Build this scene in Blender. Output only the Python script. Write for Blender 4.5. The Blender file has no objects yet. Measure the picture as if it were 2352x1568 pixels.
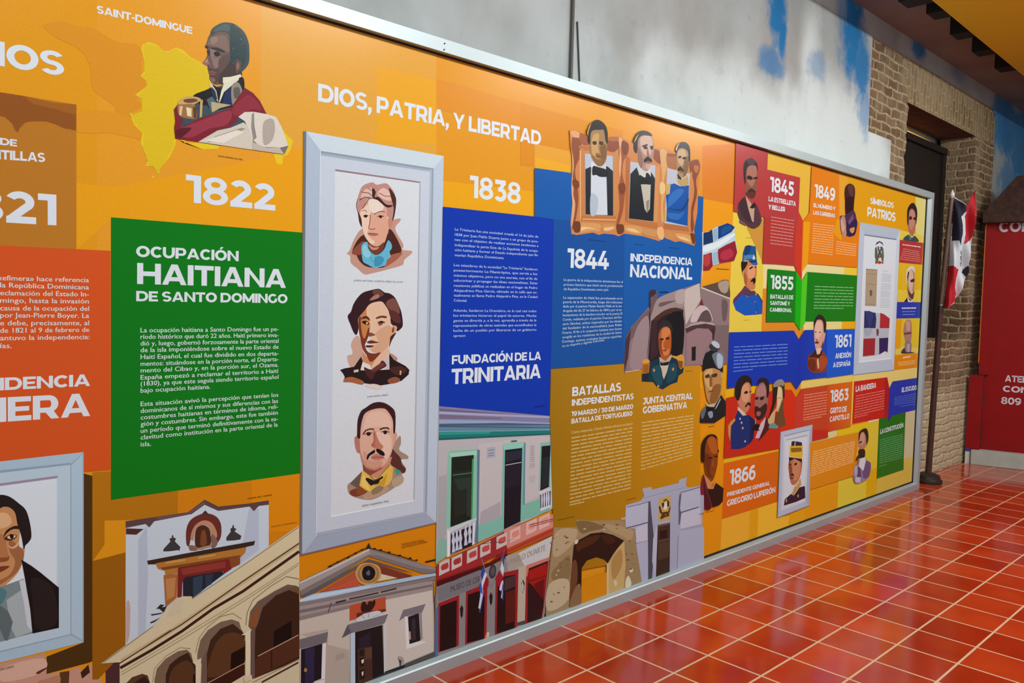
import bpy, bmesh, math, random
from mathutils import Vector, Matrix
from mathutils.geometry import tessellate_polygon
SC = bpy.context.scene
COL = SC.collection
S = 0.25                                   # one floor tile, in metres
# ---- camera -------------------------------------------------------------------
F_PX, CX, CY = 1842.41, 1176.0, 784.0      # focal length and centre for a 2352 x 1568 frame
ROT = ((0.72204993, -0.69134831, 0.02610375), (-0.01555095, -0.05393974, -0.99842309), (0.69166615, 0.72050539, -0.04969831))
CAM = (-10.79028579, -10.2238782, 5.93418913)
cd = bpy.data.cameras.new('camera'); cam = bpy.data.objects.new('camera', cd); COL.objects.link(cam)
cd.sensor_width = 36.0; cd.lens = 36.0 * F_PX / 2352.0; cd.clip_start = 0.05
cam.matrix_world = Matrix(((ROT[0][0], -ROT[1][0], -ROT[2][0], CAM[0]*S), (ROT[0][1], -ROT[1][1], -ROT[2][1], CAM[1]*S), (ROT[0][2], -ROT[1][2], -ROT[2][2], CAM[2]*S), (0, 0, 0, 1)))
SC.camera = cam
# ---- world, lamps, exposure -----------------------------------------------------
w = bpy.data.worlds.new('room_light'); SC.world = w; w.use_nodes = True
w.node_tree.nodes['Background'].inputs[0].default_value = (0.86, 0.95, 1.0, 1)
w.node_tree.nodes['Background'].inputs[1].default_value = 0.5
SC.view_settings.view_transform = 'Standard'; SC.view_settings.look = 'None'
SC.view_settings.gamma = 1.0; SC.view_settings.use_curve_mapping = False
SC.view_settings.exposure = 0.0
def lamp(x, y, z, sx, sy, power, col=(0.97, 1.0, 0.99), tilt=0.0):
    d = bpy.data.lights.new('ceiling_light', 'AREA'); d.shape = 'RECTANGLE'; d.size = sx; d.size_y = sy; d.energy = power; d.color = col
    o = bpy.data.objects.new('ceiling_light', d); COL.objects.link(o); o.location = (x*S, y*S, z*S); o.rotation_euler = (tilt, 0, 0)
for lx in (-9, 0, 9, 18):
    lamp(lx, -9.5, 14.0, 1.2, 0.3, {-9: 46, 0: 54, 9: 72, 18: 92}[lx], tilt=math.radians(25))
# ---- helpers --------------------------------------------------------------------
def ray(u, v):
    a, b = (u-CX)/F_PX, (v-CY)/F_PX
    return [ROT[0][i]*a + ROT[1][i]*b + ROT[2][i] for i in range(3)]
def on_wall(u, v, y):                       # where the sight line through a photo pixel meets the plane y
    d = ray(u, v); t = (y-CAM[1])/d[1]
    return Vector((CAM[0]+d[0]*t, y, CAM[2]+d[2]*t))
def on_plane(u, v, p, n):
    d = Vector(ray(u, v)); c = Vector(CAM); t = (Vector(p)-c).dot(n)/d.dot(n)
    return c + d*t
def lin(h):
    c = [int(h[i:i+2], 16)/255 for i in (0, 2, 4)]
    return tuple(x/12.92 if x <= 0.04045 else ((x+0.055)/1.055)**2.4 for x in c) + (1.0,)
def mat(name, h=None, rough=0.5, metal=0.0, spec=0.5, noise=None, bump=0.0, h2=None):
    m = bpy.data.materials.new(name); m.use_nodes = True; nt = m.node_tree; b = nt.nodes['Principled BSDF']
    b.inputs['Roughness'].default_value = rough; b.inputs['Metallic'].default_value = metal; b.inputs['Specular IOR Level'].default_value = spec
    if h: b.inputs['Base Color'].default_value = lin(h)
    if noise:
        tc = nt.nodes.new('ShaderNodeTexCoord'); n = nt.nodes.new('ShaderNodeTexNoise'); n.inputs['Scale'].default_value = noise; n.inputs['Detail'].default_value = 6
        nt.links.new(tc.outputs['Object'], n.inputs['Vector'])
        r = nt.nodes.new('ShaderNodeValToRGB'); r.color_ramp.elements[0].position = 0.3; r.color_ramp.elements[1].position = 0.7
        r.color_ramp.elements[0].color = lin(h); r.color_ramp.elements[1].color = lin(h2 or h)
        nt.links.new(n.outputs['Fac'], r.inputs['Fac']); nt.links.new(r.outputs['Color'], b.inputs['Base Color'])
        if bump:
            bp = nt.nodes.new('ShaderNodeBump'); bp.inputs['Strength'].default_value = bump; bp.inputs['Distance'].default_value = 0.01
            nt.links.new(n.outputs['Fac'], bp.inputs['Height']); nt.links.new(bp.outputs['Normal'], b.inputs['Normal'])
    return m
class N:                                    # tiny node-graph helper
    def __init__(s, nt): s.nt = nt
    def m(s, op, a, b=None, c=None):
        n = s.nt.nodes.new('ShaderNodeMath'); n.operation = op
        for i, x in enumerate((a, b, c)):
            if x is None: continue
            if isinstance(x, (int, float)): n.inputs[i].default_value = x
            else: s.nt.links.new(x, n.inputs[i])
        return n.outputs[0]
    def mix(s, f, a, b):
        n = s.nt.nodes.new('ShaderNodeMix'); n.data_type = 'RGBA'
        for k, x in ((0, f), (6, a), (7, b)):
            if isinstance(x, (int, float, tuple)): n.inputs[k].default_value = x
            else: s.nt.links.new(x, n.inputs[k])
        return n.outputs[2]
    def noise(s, vec, scale, detail=5, rough=0.5):
        n = s.nt.nodes.new('ShaderNodeTexNoise'); n.inputs['Scale'].default_value = scale; n.inputs['Detail'].default_value = detail; n.inputs['Roughness'].default_value = rough
        s.nt.links.new(vec, n.inputs['Vector']); return n
    def ramp(s, f, a, b):
        n = s.nt.nodes.new('ShaderNodeMapRange'); n.interpolation_type = 'SMOOTHSTEP'; n.inputs[1].default_value = a; n.inputs[2].default_value = b
        s.nt.links.new(f, n.inputs[0]); return n.outputs[0]
def new_obj(name, me, parent=None, label=None):
    o = bpy.data.objects.new(name, me); COL.objects.link(o)
    if parent: o.parent = parent; o.matrix_parent_inverse = parent.matrix_world.inverted()
    if label: o['label'] = label
    return o
def mesh_obj(name, verts, faces, mats, parent=None, label=None, fm=None, smooth=False, bevel=0.0):
    me = bpy.data.meshes.new(name); bm = bmesh.new()
    vs = [bm.verts.new(Vector(v)*S) for v in verts]
    for i, f in enumerate(faces):
        try: fc = bm.faces.new([vs[k] for k in f])
        except ValueError: continue
        if fm: fc.material_index = fm[i]
        fc.smooth = smooth
    bmesh.ops.recalc_face_normals(bm, faces=bm.faces)
    if bevel: bmesh.ops.bevel(bm, geom=list(bm.edges), offset=bevel*S, segments=2, affect='EDGES')
    bm.to_mesh(me); bm.free()
    for m in (mats if isinstance(mats, (list, tuple)) else [mats]): me.materials.append(m)
    return new_obj(name, me, parent, label)
def box_vf(x0, x1, y0, y1, z0, z1):
    v = [(x0,y0,z0),(x1,y0,z0),(x1,y1,z0),(x0,y1,z0),(x0,y0,z1),(x1,y0,z1),(x1,y1,z1),(x0,y1,z1)]
    return v, [(0,3,2,1),(4,5,6,7),(0,1,5,4),(1,2,6,5),(2,3,7,6),(3,0,4,7)]
def box(name, b, m, parent=None, label=None, bevel=0.0):
    v, f = box_vf(*b); return mesh_obj(name, v, f, m, parent, label, bevel=bevel)
def boxes(name, bs, m, parent=None, label=None):
    V, F = [], []
    for b in bs:
        v, f = box_vf(*b); F += [tuple(i+len(V) for i in q) for q in f]; V += v
    return mesh_obj(name, V, F, m, parent, label)
def empty(name, loc):
    o = bpy.data.objects.new(name, None); COL.objects.link(o); o.location = Vector(loc)*S; o.empty_display_size = 0.1
    bpy.context.view_layer.update(); return o
def tag(o, label, cat, group=None, kind=None):
    o['label'] = label; o['category'] = cat
    if group: o['group'] = group
    return o
def struct(o): o['kind'] = 'structure'; return o
def lathe(name, prof, base, top, m, parent, seg=20, label=None):   # profile (t along the axis, radius)
    a, b = Vector(base), Vector(top); ax = (b-a); q = ax.normalized().to_track_quat('Z', 'Y')
    V, F = [], []
    for t, r in prof:
        for k in range(seg):
            an = 2*math.pi*k/seg; V.append(a + ax*t + q @ Vector((r*math.cos(an), r*math.sin(an), 0)))
    for i in range(len(prof)-1):
        for k in range(seg): F.append((i*seg+k, i*seg+(k+1)%seg, (i+1)*seg+(k+1)%seg, (i+1)*seg+k))
    F.append(tuple(range(seg))); F.append(tuple((len(prof)-1)*seg+k for k in range(seg)))
    return mesh_obj(name, V, F, m, parent, label, smooth=False)

# ---- the setting: floor, walls, ceiling --------------------------------------------
def floor_mat():
    m = bpy.data.materials.new('red_floor_tile'); m.use_nodes = True; nt = m.node_tree; b = nt.nodes['Principled BSDF']; g = N(nt)
    tc = nt.nodes.new('ShaderNodeTexCoord'); sp = nt.nodes.new('ShaderNodeSeparateXYZ'); nt.links.new(tc.outputs['Object'], sp.inputs[0])
    px = g.m('DIVIDE', sp.outputs[0], S); py = g.m('DIVIDE', sp.outputs[1], S*0.98977)
    fx = g.m('ABSOLUTE', g.m('SUBTRACT', g.m('FRACT', g.m('ADD', px, 0.5)), 0.5)); fy = g.m('ABSOLUTE', g.m('SUBTRACT', g.m('FRACT', g.m('ADD', py, 0.5)), 0.5))
    n0 = g.noise(tc.outputs['Object'], 30, 3)
    d = g.m('ADD', g.m('MINIMUM', fx, fy), g.m('MULTIPLY', g.m('SUBTRACT', n0.outputs['Fac'], 0.5), 0.006))
    tile = g.ramp(d, 0.014, 0.024)
    cb = nt.nodes.new('ShaderNodeCombineXYZ'); nt.links.new(g.m('FLOOR', px), cb.inputs[0]); nt.links.new(g.m('FLOOR', py), cb.inputs[1])
    wn = nt.nodes.new('ShaderNodeTexWhiteNoise'); nt.links.new(cb.outputs[0], wn.inputs['Vector'])
    n1 = g.noise(tc.outputs['Object'], 3.5, 4)
    f = g.ramp(g.m('ADD', g.m('MULTIPLY', wn.outputs['Value'], 0.35), g.m('MULTIPLY', n1.outputs['Fac'], 0.75)), 0.25, 0.9)
    tcol = g.mix(f, lin('A02A08'), lin('C44418')); col = g.mix(tile, lin('D2B08E'), tcol)
    nt.links.new(col, b.inputs['Base Color'])
    rg = g.m('ADD', 0.10, g.m('ADD', g.m('MULTIPLY', g.m('SUBTRACT', 1.0, tile), 0.45), g.m('MULTIPLY', n1.outputs['Fac'], 0.06))); nt.links.new(rg, b.inputs['Roughness'])
    b.inputs['Specular IOR Level'].default_value = 0.7
    bp = nt.nodes.new('ShaderNodeBump'); bp.inputs['Strength'].default_value = 0.25; bp.inputs['Distance'].default_value = 0.003
    nt.links.new(g.m('ADD', tile, g.m('MULTIPLY', n1.outputs['Fac'], 0.6)), bp.inputs['Height']); nt.links.new(bp.outputs['Normal'], b.inputs['Normal'])
    return m
struct(box('floor', (-18, 33, -20, 1.5, -0.3, 0), floor_mat()))
def brick_mat(name, ax, dark='6A503A', light='846A4E', mortar='BAAA8C'):
    m = bpy.data.materials.new(name); m.use_nodes = True; nt = m.node_tree; b = nt.nodes['Principled BSDF']; g = N(nt)
    tc = nt.nodes.new('ShaderNodeTexCoord'); sp = nt.nodes.new('ShaderNodeSeparateXYZ'); nt.links.new(tc.outputs['Object'], sp.inputs[0])
    n0 = g.noise(tc.outputs['Object'], 5, 4); n2 = g.noise(tc.outputs['Object'], 22, 5, 0.65); cb = nt.nodes.new('ShaderNodeCombineXYZ')
    for i, a in enumerate(ax): nt.links.new(g.m('ADD', sp.outputs[a], g.m('ADD', g.m('MULTIPLY', g.m('SUBTRACT', n0.outputs['Fac'], 0.5), 0.06), g.m('MULTIPLY', g.m('SUBTRACT', n2.outputs['Fac'], 0.5), 0.03))), cb.inputs[i])
    br = nt.nodes.new('ShaderNodeTexBrick'); nt.links.new(cb.outputs[0], br.inputs['Vector'])
    br.inputs['Scale'].default_value = 1.0; br.inputs['Brick Width'].default_value = 0.19; br.inputs['Row Height'].default_value = 0.072; br.inputs['Mortar Size'].default_value = 0.016; br.inputs['Mortar Smooth'].default_value = 0.9
    br.inputs['Color1'].default_value = lin(dark); br.inputs['Color2'].default_value = lin(light); br.inputs['Mortar'].default_value = lin(mortar)
    f = g.ramp(g.noise(tc.outputs['Object'], 2.2, 5, 0.6).outputs['Fac'], 0.42, 0.68); f2 = g.ramp(n2.outputs['Fac'], 0.35, 0.75)
    lo = g.m('SUBTRACT', 1.0, g.ramp(g.m('ADD', sp.outputs[2], g.m('MULTIPLY', n0.outputs['Fac'], 0.4)), 0.75, 1.15)); c = g.mix(g.m('MULTIPLY', f, 0.7), br.outputs['Color'], lin('AE9C7E')); c = g.mix(g.m('MULTIPLY', lo, 0.85), c, lin('DACCA8')); c = g.mix(g.m('MULTIPLY', f2, 0.35), c, lin('6E5E4A'))  # lo: brick mixed paler towards the floor, direct light there painted into the colour
    nt.links.new(c, b.inputs['Base Color']); b.inputs['Roughness'].default_value = 0.95; b.inputs['Specular IOR Level'].default_value = 0.1
    bp = nt.nodes.new('ShaderNodeBump'); bp.inputs['Strength'].default_value = 0.8; bp.inputs['Distance'].default_value = 0.02
    nt.links.new(g.m('ADD', g.m('MULTIPLY', br.outputs['Fac'], -0.6), g.m('MULTIPLY', n2.outputs['Fac'], 0.9)), bp.inputs['Height']); nt.links.new(bp.outputs['Normal'], b.inputs['Normal'])
    return m
def plaster_mat():
    m = bpy.data.materials.new('painted_sky_plaster'); m.use_nodes = True; nt = m.node_tree; b = nt.nodes['Principled BSDF']; g = N(nt)
    tc = nt.nodes.new('ShaderNodeTexCoord'); sp = nt.nodes.new('ShaderNodeSeparateXYZ'); nt.links.new(tc.outputs['Object'], sp.inputs[0])
    st = nt.nodes.new('ShaderNodeMapping'); st.inputs['Scale'].default_value = (1.0, 1.0, 0.8); nt.links.new(tc.outputs['Object'], st.inputs[0])
    n1 = g.noise(st.outputs[0], 1.6, 6, 0.55); n2 = g.noise(tc.outputs['Object'], 5.0, 8, 0.7); n3 = g.noise(tc.outputs['Object'], 14, 4)
    base = g.mix(g.ramp(n1.outputs['Fac'], 0.35, 0.65), lin('9CA09E'), lin('B0B6B6'))
    base = g.mix(g.m('MULTIPLY', g.ramp(g.noise(st.outputs[0], 1.1, 5).outputs['Fac'], 0.5, 0.72), 0.5), base, lin('9E9690'))
    tot = None
    for (x, z, rx, rz, k) in BLUE:
        dx = g.m('DIVIDE', g.m('SUBTRACT', sp.outputs[0], x*S), rx*S); dz = g.m('DIVIDE', g.m('SUBTRACT', sp.outputs[2], z*S), rz*S)
        dd = g.m('SUBTRACT', 1.0, g.m('SQRT', g.m('ADD', g.m('MULTIPLY', dx, dx), g.m('MULTIPLY', dz, dz))))
        v = g.m('MULTIPLY', g.ramp(g.m('ADD', dd, g.m('MULTIPLY', g.m('SUBTRACT', n2.outputs['Fac'], 0.5), 1.9)), -0.15, 0.6), k)
        tot = v if tot is None else g.m('MAXIMUM', tot, v)
    for (x, z, rx, rz) in WHITE:
        dx = g.m('DIVIDE', g.m('SUBTRACT', sp.outputs[0], x*S), rx*S); dz = g.m('DIVIDE', g.m('SUBTRACT', sp.outputs[2], z*S), rz*S)
        dd = g.m('SUBTRACT', 1.0, g.m('SQRT', g.m('ADD', g.m('MULTIPLY', dx, dx), g.m('MULTIPLY', dz, dz))))
        base = g.mix(g.m('MULTIPLY', g.ramp(g.m('ADD', dd, g.m('MULTIPLY', g.m('SUBTRACT', n1.outputs['Fac'], 0.5), 1.4)), -0.1, 0.7), 0.8), base, lin('D8E2E2'))
    blue = g.mix(n1.outputs['Fac'], lin('0E5C98'), lin('2E86BE'))
    col = g.mix(tot, base, blue)
    col = g.mix(g.m('MULTIPLY', g.ramp(n3.outputs['Fac'], 0.62, 0.75), 0.15), col, lin('6A6A66'))
    nt.links.new(col, b.inputs['Base Color']); b.inputs['Roughness'].default_value = 0.8; b.inputs['Specular IOR Level'].default_value = 0.2
    bp = nt.nodes.new('ShaderNodeBump'); bp.inputs['Strength'].default_value = 0.25; bp.inputs['Distance'].default_value = 0.01
    nt.links.new(n3.outputs['Fac'], bp.inputs['Height']); nt.links.new(bp.outputs['Normal'], b.inputs['Normal'])
    return m
def wp(u, v): p = on_wall(u, v, 0.1); return p.x, p.z
BLUE = []; WHITE = [(*wp(1930, 350), 4.5, 2.4), (*wp(1700, 270), 5.5, 1.6), (*wp(1860, 120), .8, 2.0)]
for u, v, rx, rz, k in [(1785, 20, .55, 1.1, 1), (1797, 85, .28, .7, 1), (1770, 145, .75, .5, .75), (1875, 150, .6, .55, .5), (1940, 10, .6, 1.6, .6), (1960, 60, .75, 2.2, 1), (1978, 160, .7, 1.2, .95), (1990, 250, .55, 1.0, .6), (2110, 105, .8, .5, .9), (2310, 285, 2.2, 2.0, .9), (2345, 330, 3.0, 2.4, .9), (2320, 420, 2.0, 1.6, .75), (2200, 170, 1.0, .35, .35)]:
    x, z = wp(u, v); BLUE.append((x, z, rx, rz, k))
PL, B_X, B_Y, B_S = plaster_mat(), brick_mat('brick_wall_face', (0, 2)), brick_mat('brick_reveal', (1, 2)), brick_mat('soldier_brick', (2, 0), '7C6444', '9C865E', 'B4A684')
SOF = mat('old_lintel_wood', '3A1E16', 0.9, noise=9, h2='5A3026', bump=0.5)
NX0, NX1, NZ0, NZ1, ND = 16.9, 23.75, 4.93, 12.78, 1.42           # the window niche
PZ = 14.15                                                        # top of the bare brick
def wall_left():
    V, F, M = [], [], []
    def q(pts, k): F.append(tuple(range(len(V), len(V)+len(pts)))); V.extend(pts); M.append(k)
    yb, yp = 0.16, 0.10
    def rect(x0, x1, z0, z1, y, k): q([(x0,y,z0),(x1,y,z0),(x1,y,z1),(x0,y,z1)], k)
    # plaster coat, thicker than the bare brick beside it
    rect(-18, 15.5, 0, 11.33, yp, 0); rect(-18, 13.75, 11.33, PZ, yp, 0); rect(-18, 33, PZ, 18, yp, 0); rect(26.05, 33, 0, PZ, yp, 0)
    q([(26.05,yp,PZ),(26.05,yp,PZ-.5),(25.9,yp,PZ-.2),(25.5,yp,PZ)], 0)
    for a, b in (((15.5,0),(15.5,11.33)), ((15.5,11.33),(13.75,11.33)), ((13.75,11.33),(13.75,PZ)), ((13.75,PZ),(25.5,PZ)), ((25.5,PZ),(25.9,PZ-.2)), ((25.9,PZ-.2),(26.05,PZ-.5)), ((26.05,PZ-.5),(26.05,0))):
        q([(a[0],yp,a[1]),(b[0],yp,b[1]),(b[0],yb+.02,b[1]),(a[0],yb+.02,a[1])], 0)
    # bare brick, with a ragged left jamb
    rnd = random.Random(7); zs = [NZ0 + (NZ1-NZ0)*i/44 for i in range(45)]; xs = [NX0 + rnd.uniform(-.14, .1) + (.05 if i % 2 else -.05) for i in range(45)]
    for i in range(44):
        q([(13.5,yb,zs[i]),(xs[i],yb,zs[i]),(xs[i+1],yb,zs[i+1]),(13.5,yb,zs[i+1])], 1)
        q([(xs[i],yb,zs[i]),(xs[i],ND,zs[i]),(xs[i+1],ND,zs[i+1]),(xs[i+1],yb,zs[i+1])], 2)
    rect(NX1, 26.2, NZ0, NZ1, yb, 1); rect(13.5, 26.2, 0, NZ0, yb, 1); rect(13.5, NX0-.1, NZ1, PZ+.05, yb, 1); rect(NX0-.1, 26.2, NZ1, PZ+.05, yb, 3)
    q([(NX1,yb,NZ0),(NX1,ND,NZ0),(NX1,ND,NZ1),(NX1,yb,NZ1)], 2)
    q([(NX0-.3,yb,NZ1),(NX1,yb,NZ1),(NX1,ND,NZ1),(NX0-.3,ND,NZ1)], 4)
    q([(NX0-.3,yb,NZ0),(NX1,yb,NZ0),(NX1,ND,NZ0),(NX0-.3,ND,NZ0)], 1)
    rect(-18, 33, -.3, 18, 1.62, 0)
    for x in (-18, 33): q([(x,yp,0),(x,1.62,0),(x,1.62,18),(x,yp,18)], 0)
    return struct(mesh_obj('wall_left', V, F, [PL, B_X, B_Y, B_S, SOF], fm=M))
wall_left()
# dark shutter door set deep in the niche, with a lit gap above it
DK = mat('dark_stained_wood', '0E0807', 0.6, noise=14, h2='1A0E0B')
dr = struct(empty('window_1', (20.3, 1.3, NZ0)))
box('shutter', (NX0-.2, NX1-.05, 1.25, 1.40, NZ0, NZ1-.42), DK, dr, 'black brown closed shutter')
boxes('window_frame', [(NX0-.2, NX1-.02, 1.12, 1.25, NZ1-.62, NZ1-.38), (NX1-.35, NX1-.02, 1.16, 1.25, NZ0, NZ1-.6)], DK, dr)
gl = mat('daylight_gap', '000000'); gl.node_tree.nodes['Principled BSDF'].inputs['Emission Color'].default_value = lin('E8A23C'); gl.node_tree.nodes['Principled BSDF'].inputs['Emission Strength'].default_value = 1.3
mesh_obj('daylight_gap', [(NX0-.2,1.36,NZ1-.42),(NX1-.4,1.36,NZ1-.42),(NX1-1.2,1.36,NZ1-.24),(NX0+2.2,1.36,NZ1-.18),(NX0+1,1.36,NZ1-.3)], [(0,1,2,3,4)], gl, dr, 'lit gap above the shutter')
# ceiling, hung yellow panel and joists
CEI = mat('dark_ceiling_board', '80726A', 0.9, noise=3, h2='8E8078')
struct(box('ceiling', (-18, 33, -20, 1.6, 14.78, 15.1), CEI))
struct(box('wall_back', (31.5, 32.0, -20, 0.08, 0, 14.7), mat('far_wall_paint', 'A8A49C', 0.8, noise=2, h2='B8B4AA')))
YZ = 14.05
def floor_at(u, v, z):
    d = ray(u, v); t = (z-CAM[2])/d[2]; return Vector((CAM[0]+d[0]*t, CAM[1]+d[1]*t, z))
ya, yb_ = floor_at(2140, 0, YZ), floor_at(2352, 175, YZ)
sl = (yb_.y-ya.y)/(yb_.x-ya.x)
def yedge(x): return ya.y + sl*(x-ya.x)
YEL = mat('yellow_panel_paint', 'E8B400', 0.6, noise=1.2, h2='D8B408')
V = [(x, y, z) for z in (YZ, YZ+.12) for x, y in ((6, yedge(6)), (30, yedge(30)), (30, -12), (6, -12))]
tag(mesh_obj('ceiling_panel', V, [(0,1,2,3),(4,5,6,7),(0,1,5,4),(1,2,6,5),(2,3,7,6),(3,0,4,7)], YEL), 'mustard yellow panel hung under the dark ceiling at top right', 'ceiling panel')
BK = mat('black_joist', '0B0908', 0.8, noise=8, h2='15110E')
for i, (u, v, nm) in enumerate([(2105, 2, 'top edge of the view'), (2168, 30, ''), (2220, 78, ''), (2268, 118, ''), (2318, 156, '')]):
    p = floor_at(u, v, YZ+.16); hx = .34
    o = box('ceiling_joist', (p.x-hx, p.x+hx, -11.5, p.y+.36, YZ+.125, 14.77), BK, bevel=0.03)
    tag(o, ['black joist end nearest the top edge of the view', 'black joist end, second from the top along the yellow panel', 'black joist end, middle of five along the yellow panel', 'black joist end, second from the right edge of the view', 'black joist end nearest the right edge of the view'][i], 'joist', 'black joist ends beside the yellow panel')

# ---- the mural board -----------------------------------------------------------------
YF, YP = -0.52, -0.395                       # front of the rails, face of the print
BX0, BX1 = -13.0, 17.69
PX0, PX1, PZ0, PZ1 = -12.9, 17.42, 0.20, 9.70
board = empty('mural_board', (2.3, YF, 0))
tag(board, 'long printed history mural in an aluminium frame on the left wall', 'mural')
ALU = mat('brushed_aluminium', 'AAB6B8', 0.42, 0.4, noise=3, h2='B0BCC0')
RUB = mat('black_gasket', '0C100E', 0.6)
box('backing_board', (BX0, PX1+.02, YP+.01, 0.08, 0.05, 9.8), mat('backing_board', '6A6258', 0.8), board)
ctop = box('frame_rail', (BX0, BX1, YF, 0.09, 9.68, 9.875), ALU, board, 'top aluminium rail')
mesh_obj('frame_rail', [(x, y, z) for x in (BX0, BX1) for y, z in ((YF,0),(YF,.185),(YF+.02,.205),(YP-.02,.24),(YP-.02,0))], [(0,1,6,5),(1,2,7,6),(2,3,8,7),(3,4,9,8),(4,0,5,9),(0,1,2,3,4),(5,6,7,8,9)], ALU, board, 'bottom aluminium rail')
mesh_obj('frame_rail', [(x, y, z) for z in (.19, 9.69) for x, y in ((17.40,YP-.02),(17.50,YF+.005),(17.69,YF+.005),(17.69,.08),(17.40,.08))], [(0,1,6,5),(1,2,7,6),(2,3,8,7),(3,4,9,8),(4,0,5,9),(0,1,2,3,4),(5,6,7,8,9)], ALU, board, 'right aluminium rail')
boxes('gasket', [(BX0, 17.42, YP-.018, YP-.004, 9.655, 9.685), (BX0, 17.42, YP-.018, YP-.004, .24, .29), (17.30, 17.40, YP-.018, YP-.004, .22, 9.68)], RUB, board, 'thin black strip around the print')
for u, v in ((1021, 100), (1020, 114)):
    p = on_wall(u, v, YF); lathe('screw', [(0, .012), (1, .01)], p+Vector((0, .004, 0)), p-Vector((0, .012, 0)), RUB, board, 8)
PRINT = bpy.data.materials.new('glossy_print'); PRINT.use_nodes = True
_nt = PRINT.node_tree; _b = _nt.nodes['Principled BSDF']; _a = _nt.nodes.new('ShaderNodeAttribute'); _a.attribute_name = 'ink'
_g = N(_nt); _tc = _nt.nodes.new('ShaderNodeTexCoord'); _n = _g.noise(_tc.outputs['Object'], 260, 2)
_c = _g.mix(_g.m('MULTIPLY', _g.ramp(_n.outputs['Fac'], 0.4, 0.7), 0.06), _a.outputs['Color'], (0.02, 0.02, 0.02, 1)); _nt.links.new(_c, _b.inputs['Base Color'])
_b.inputs['Roughness'].default_value = 0.27; _b.inputs['Specular IOR Level'].default_value = 0.22

class Part:
    def __init__(s, name, label, parent): s.name, s.label, s.parent, s.v, s.t, s.c, s.o, s.kids = name, label, parent, [], [], [], None, []
PARTS = []; CUR = [None]; TF = [0, 0, 1]; LAY = []; STEP, SUB = 0.00009, 0.000011
def C(x0, y0, x1, wpx): TF[0], TF[1], TF[2] = x0, y0, (x1-x0)/wpx
def pt(x, y):
    p = on_wall(TF[0]+x*TF[2], TF[1]+y*TF[2], YP); return (p.x*S, p.z*S)
def G(name, label=None):
    p = Part(name, label, None); PARTS.append(p); CUR[0] = p; return p
def layer(bb):
    k = 1 + max([l for (a, b, c, d, l) in LAY if a < bb[1] and b > bb[0] and c < bb[3] and d > bb[2]], default=0)
    LAY.append((*bb, k)); return k
def clip(pts):
    for ax, lim, sg in ((0, PX0*S, 1), (0, PX1*S, -1), (1, PZ0*S, 1), (1, PZ1*S, -1)):
        out = []
        for i in range(len(pts)):
            a, b = pts[i-1], pts[i]; da, db = (a[ax]-lim)*sg, (b[ax]-lim)*sg
            if (da < 0) != (db < 0): t = da/(da-db); out.append((a[0]+(b[0]-a[0])*t, a[1]+(b[1]-a[1])*t))
            if db >= 0: out.append(b)
        pts = out
        if len(pts) < 3: return []
    return pts
def emit(part, pts, col):
    pts = clip(pts)
    if len(pts) < 3: return
    bb = (min(p[0] for p in pts), max(p[0] for p in pts), min(p[1] for p in pts), max(p[1] for p in pts))
    y = YP*S - STEP*layer(bb); n = len(part.v)
    part.v += [(p[0], y, p[1]) for p in pts]
    if isinstance(col, str): part.c += [lin(col)]*len(pts)
    else:
        k4 = [lin(c) for c in col]
        for p in pts:
            a = (p[0]-bb[0])/(bb[1]-bb[0]+1e-9); b = (bb[3]-p[1])/(bb[3]-bb[2]+1e-9)
            part.c.append(tuple((k4[0][i]*(1-a)+k4[1][i]*a)*(1-b) + (k4[3][i]*(1-a)+k4[2][i]*a)*b for i in range(3)) + (1,))
    for t in tessellate_polygon([[Vector((p[0], p[1], 0)) for p in pts]]): part.t.append(tuple(n+i for i in t))
def DOTS(col, area, pitch, r):                 # fine honeycomb of dots over an outline, all in one coat of ink
    q = parse(area); xs, ys = [p[0] for p in q], [p[1] for p in q]; y = min(ys); row = 0; part = CUR[0]; c = [pt(*p) for p in q]
    lay = YP*S - STEP*layer((min(p[0] for p in c), max(p[0] for p in c), min(p[1] for p in c), max(p[1] for p in c)))
    while y < max(ys):
        x = min(xs) + (pitch/2 if row % 2 else 0)
        while x < max(xs):
            if inpoly(x, y, q):
                n = len(part.v); h = [pt(x+r*math.cos(a*math.pi/3), y+r*math.sin(a*math.pi/3)) for a in range(6)]
                part.v += [(p[0], lay, p[1]) for p in h]; part.c += [lin(col)]*6; part.t.append(tuple(range(n, n+6)))
            x += pitch
        y += pitch*.866; row += 1
def inpoly(x, y, q):
    c = False
    for i in range(len(q)):
        (x0, y0), (x1, y1) = q[i-1], q[i]
        if (y0 > y) != (y1 > y) and x < (x1-x0)*(y-y0)/(y1-y0)+x0: c = not c
    return c
def parse(s): return [tuple(map(float, q.split(','))) for q in s.split()]
def P(col, s, smooth=0):
    q = parse(s)
    if smooth:
        r = []; n = len(q)
        for i in range(n):
            a, b, c, d = q[i-1], q[i], q[(i+1) % n], q[(i+2) % n]
            for t in (0, .25, .5, .75):
                r.append(tuple(.5*(2*b[k]+(c[k]-a[k])*t+(2*a[k]-5*b[k]+4*c[k]-d[k])*t*t+(3*b[k]-a[k]-3*c[k]+d[k])*t**3) for k in (0, 1)))
        q = r
    emit(CUR[0], [pt(x, y) for x, y in q], col)
def L(col, wd, s):
    q = parse(s); a, b = [], []
    for i, (x, y) in enumerate(q):
        x0, y0 = q[max(i-1, 0)]; x1, y1 = q[min(i+1, len(q)-1)]; l = math.hypot(x1-x0, y1-y0) or 1; nx, ny = -(y1-y0)/l*wd/2, (x1-x0)/l*wd/2
        a.append((x+nx, y+ny)); b.append((x-nx, y-ny))
    emit(CUR[0], [pt(x, y) for x, y in a+b[::-1]], col)
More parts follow.
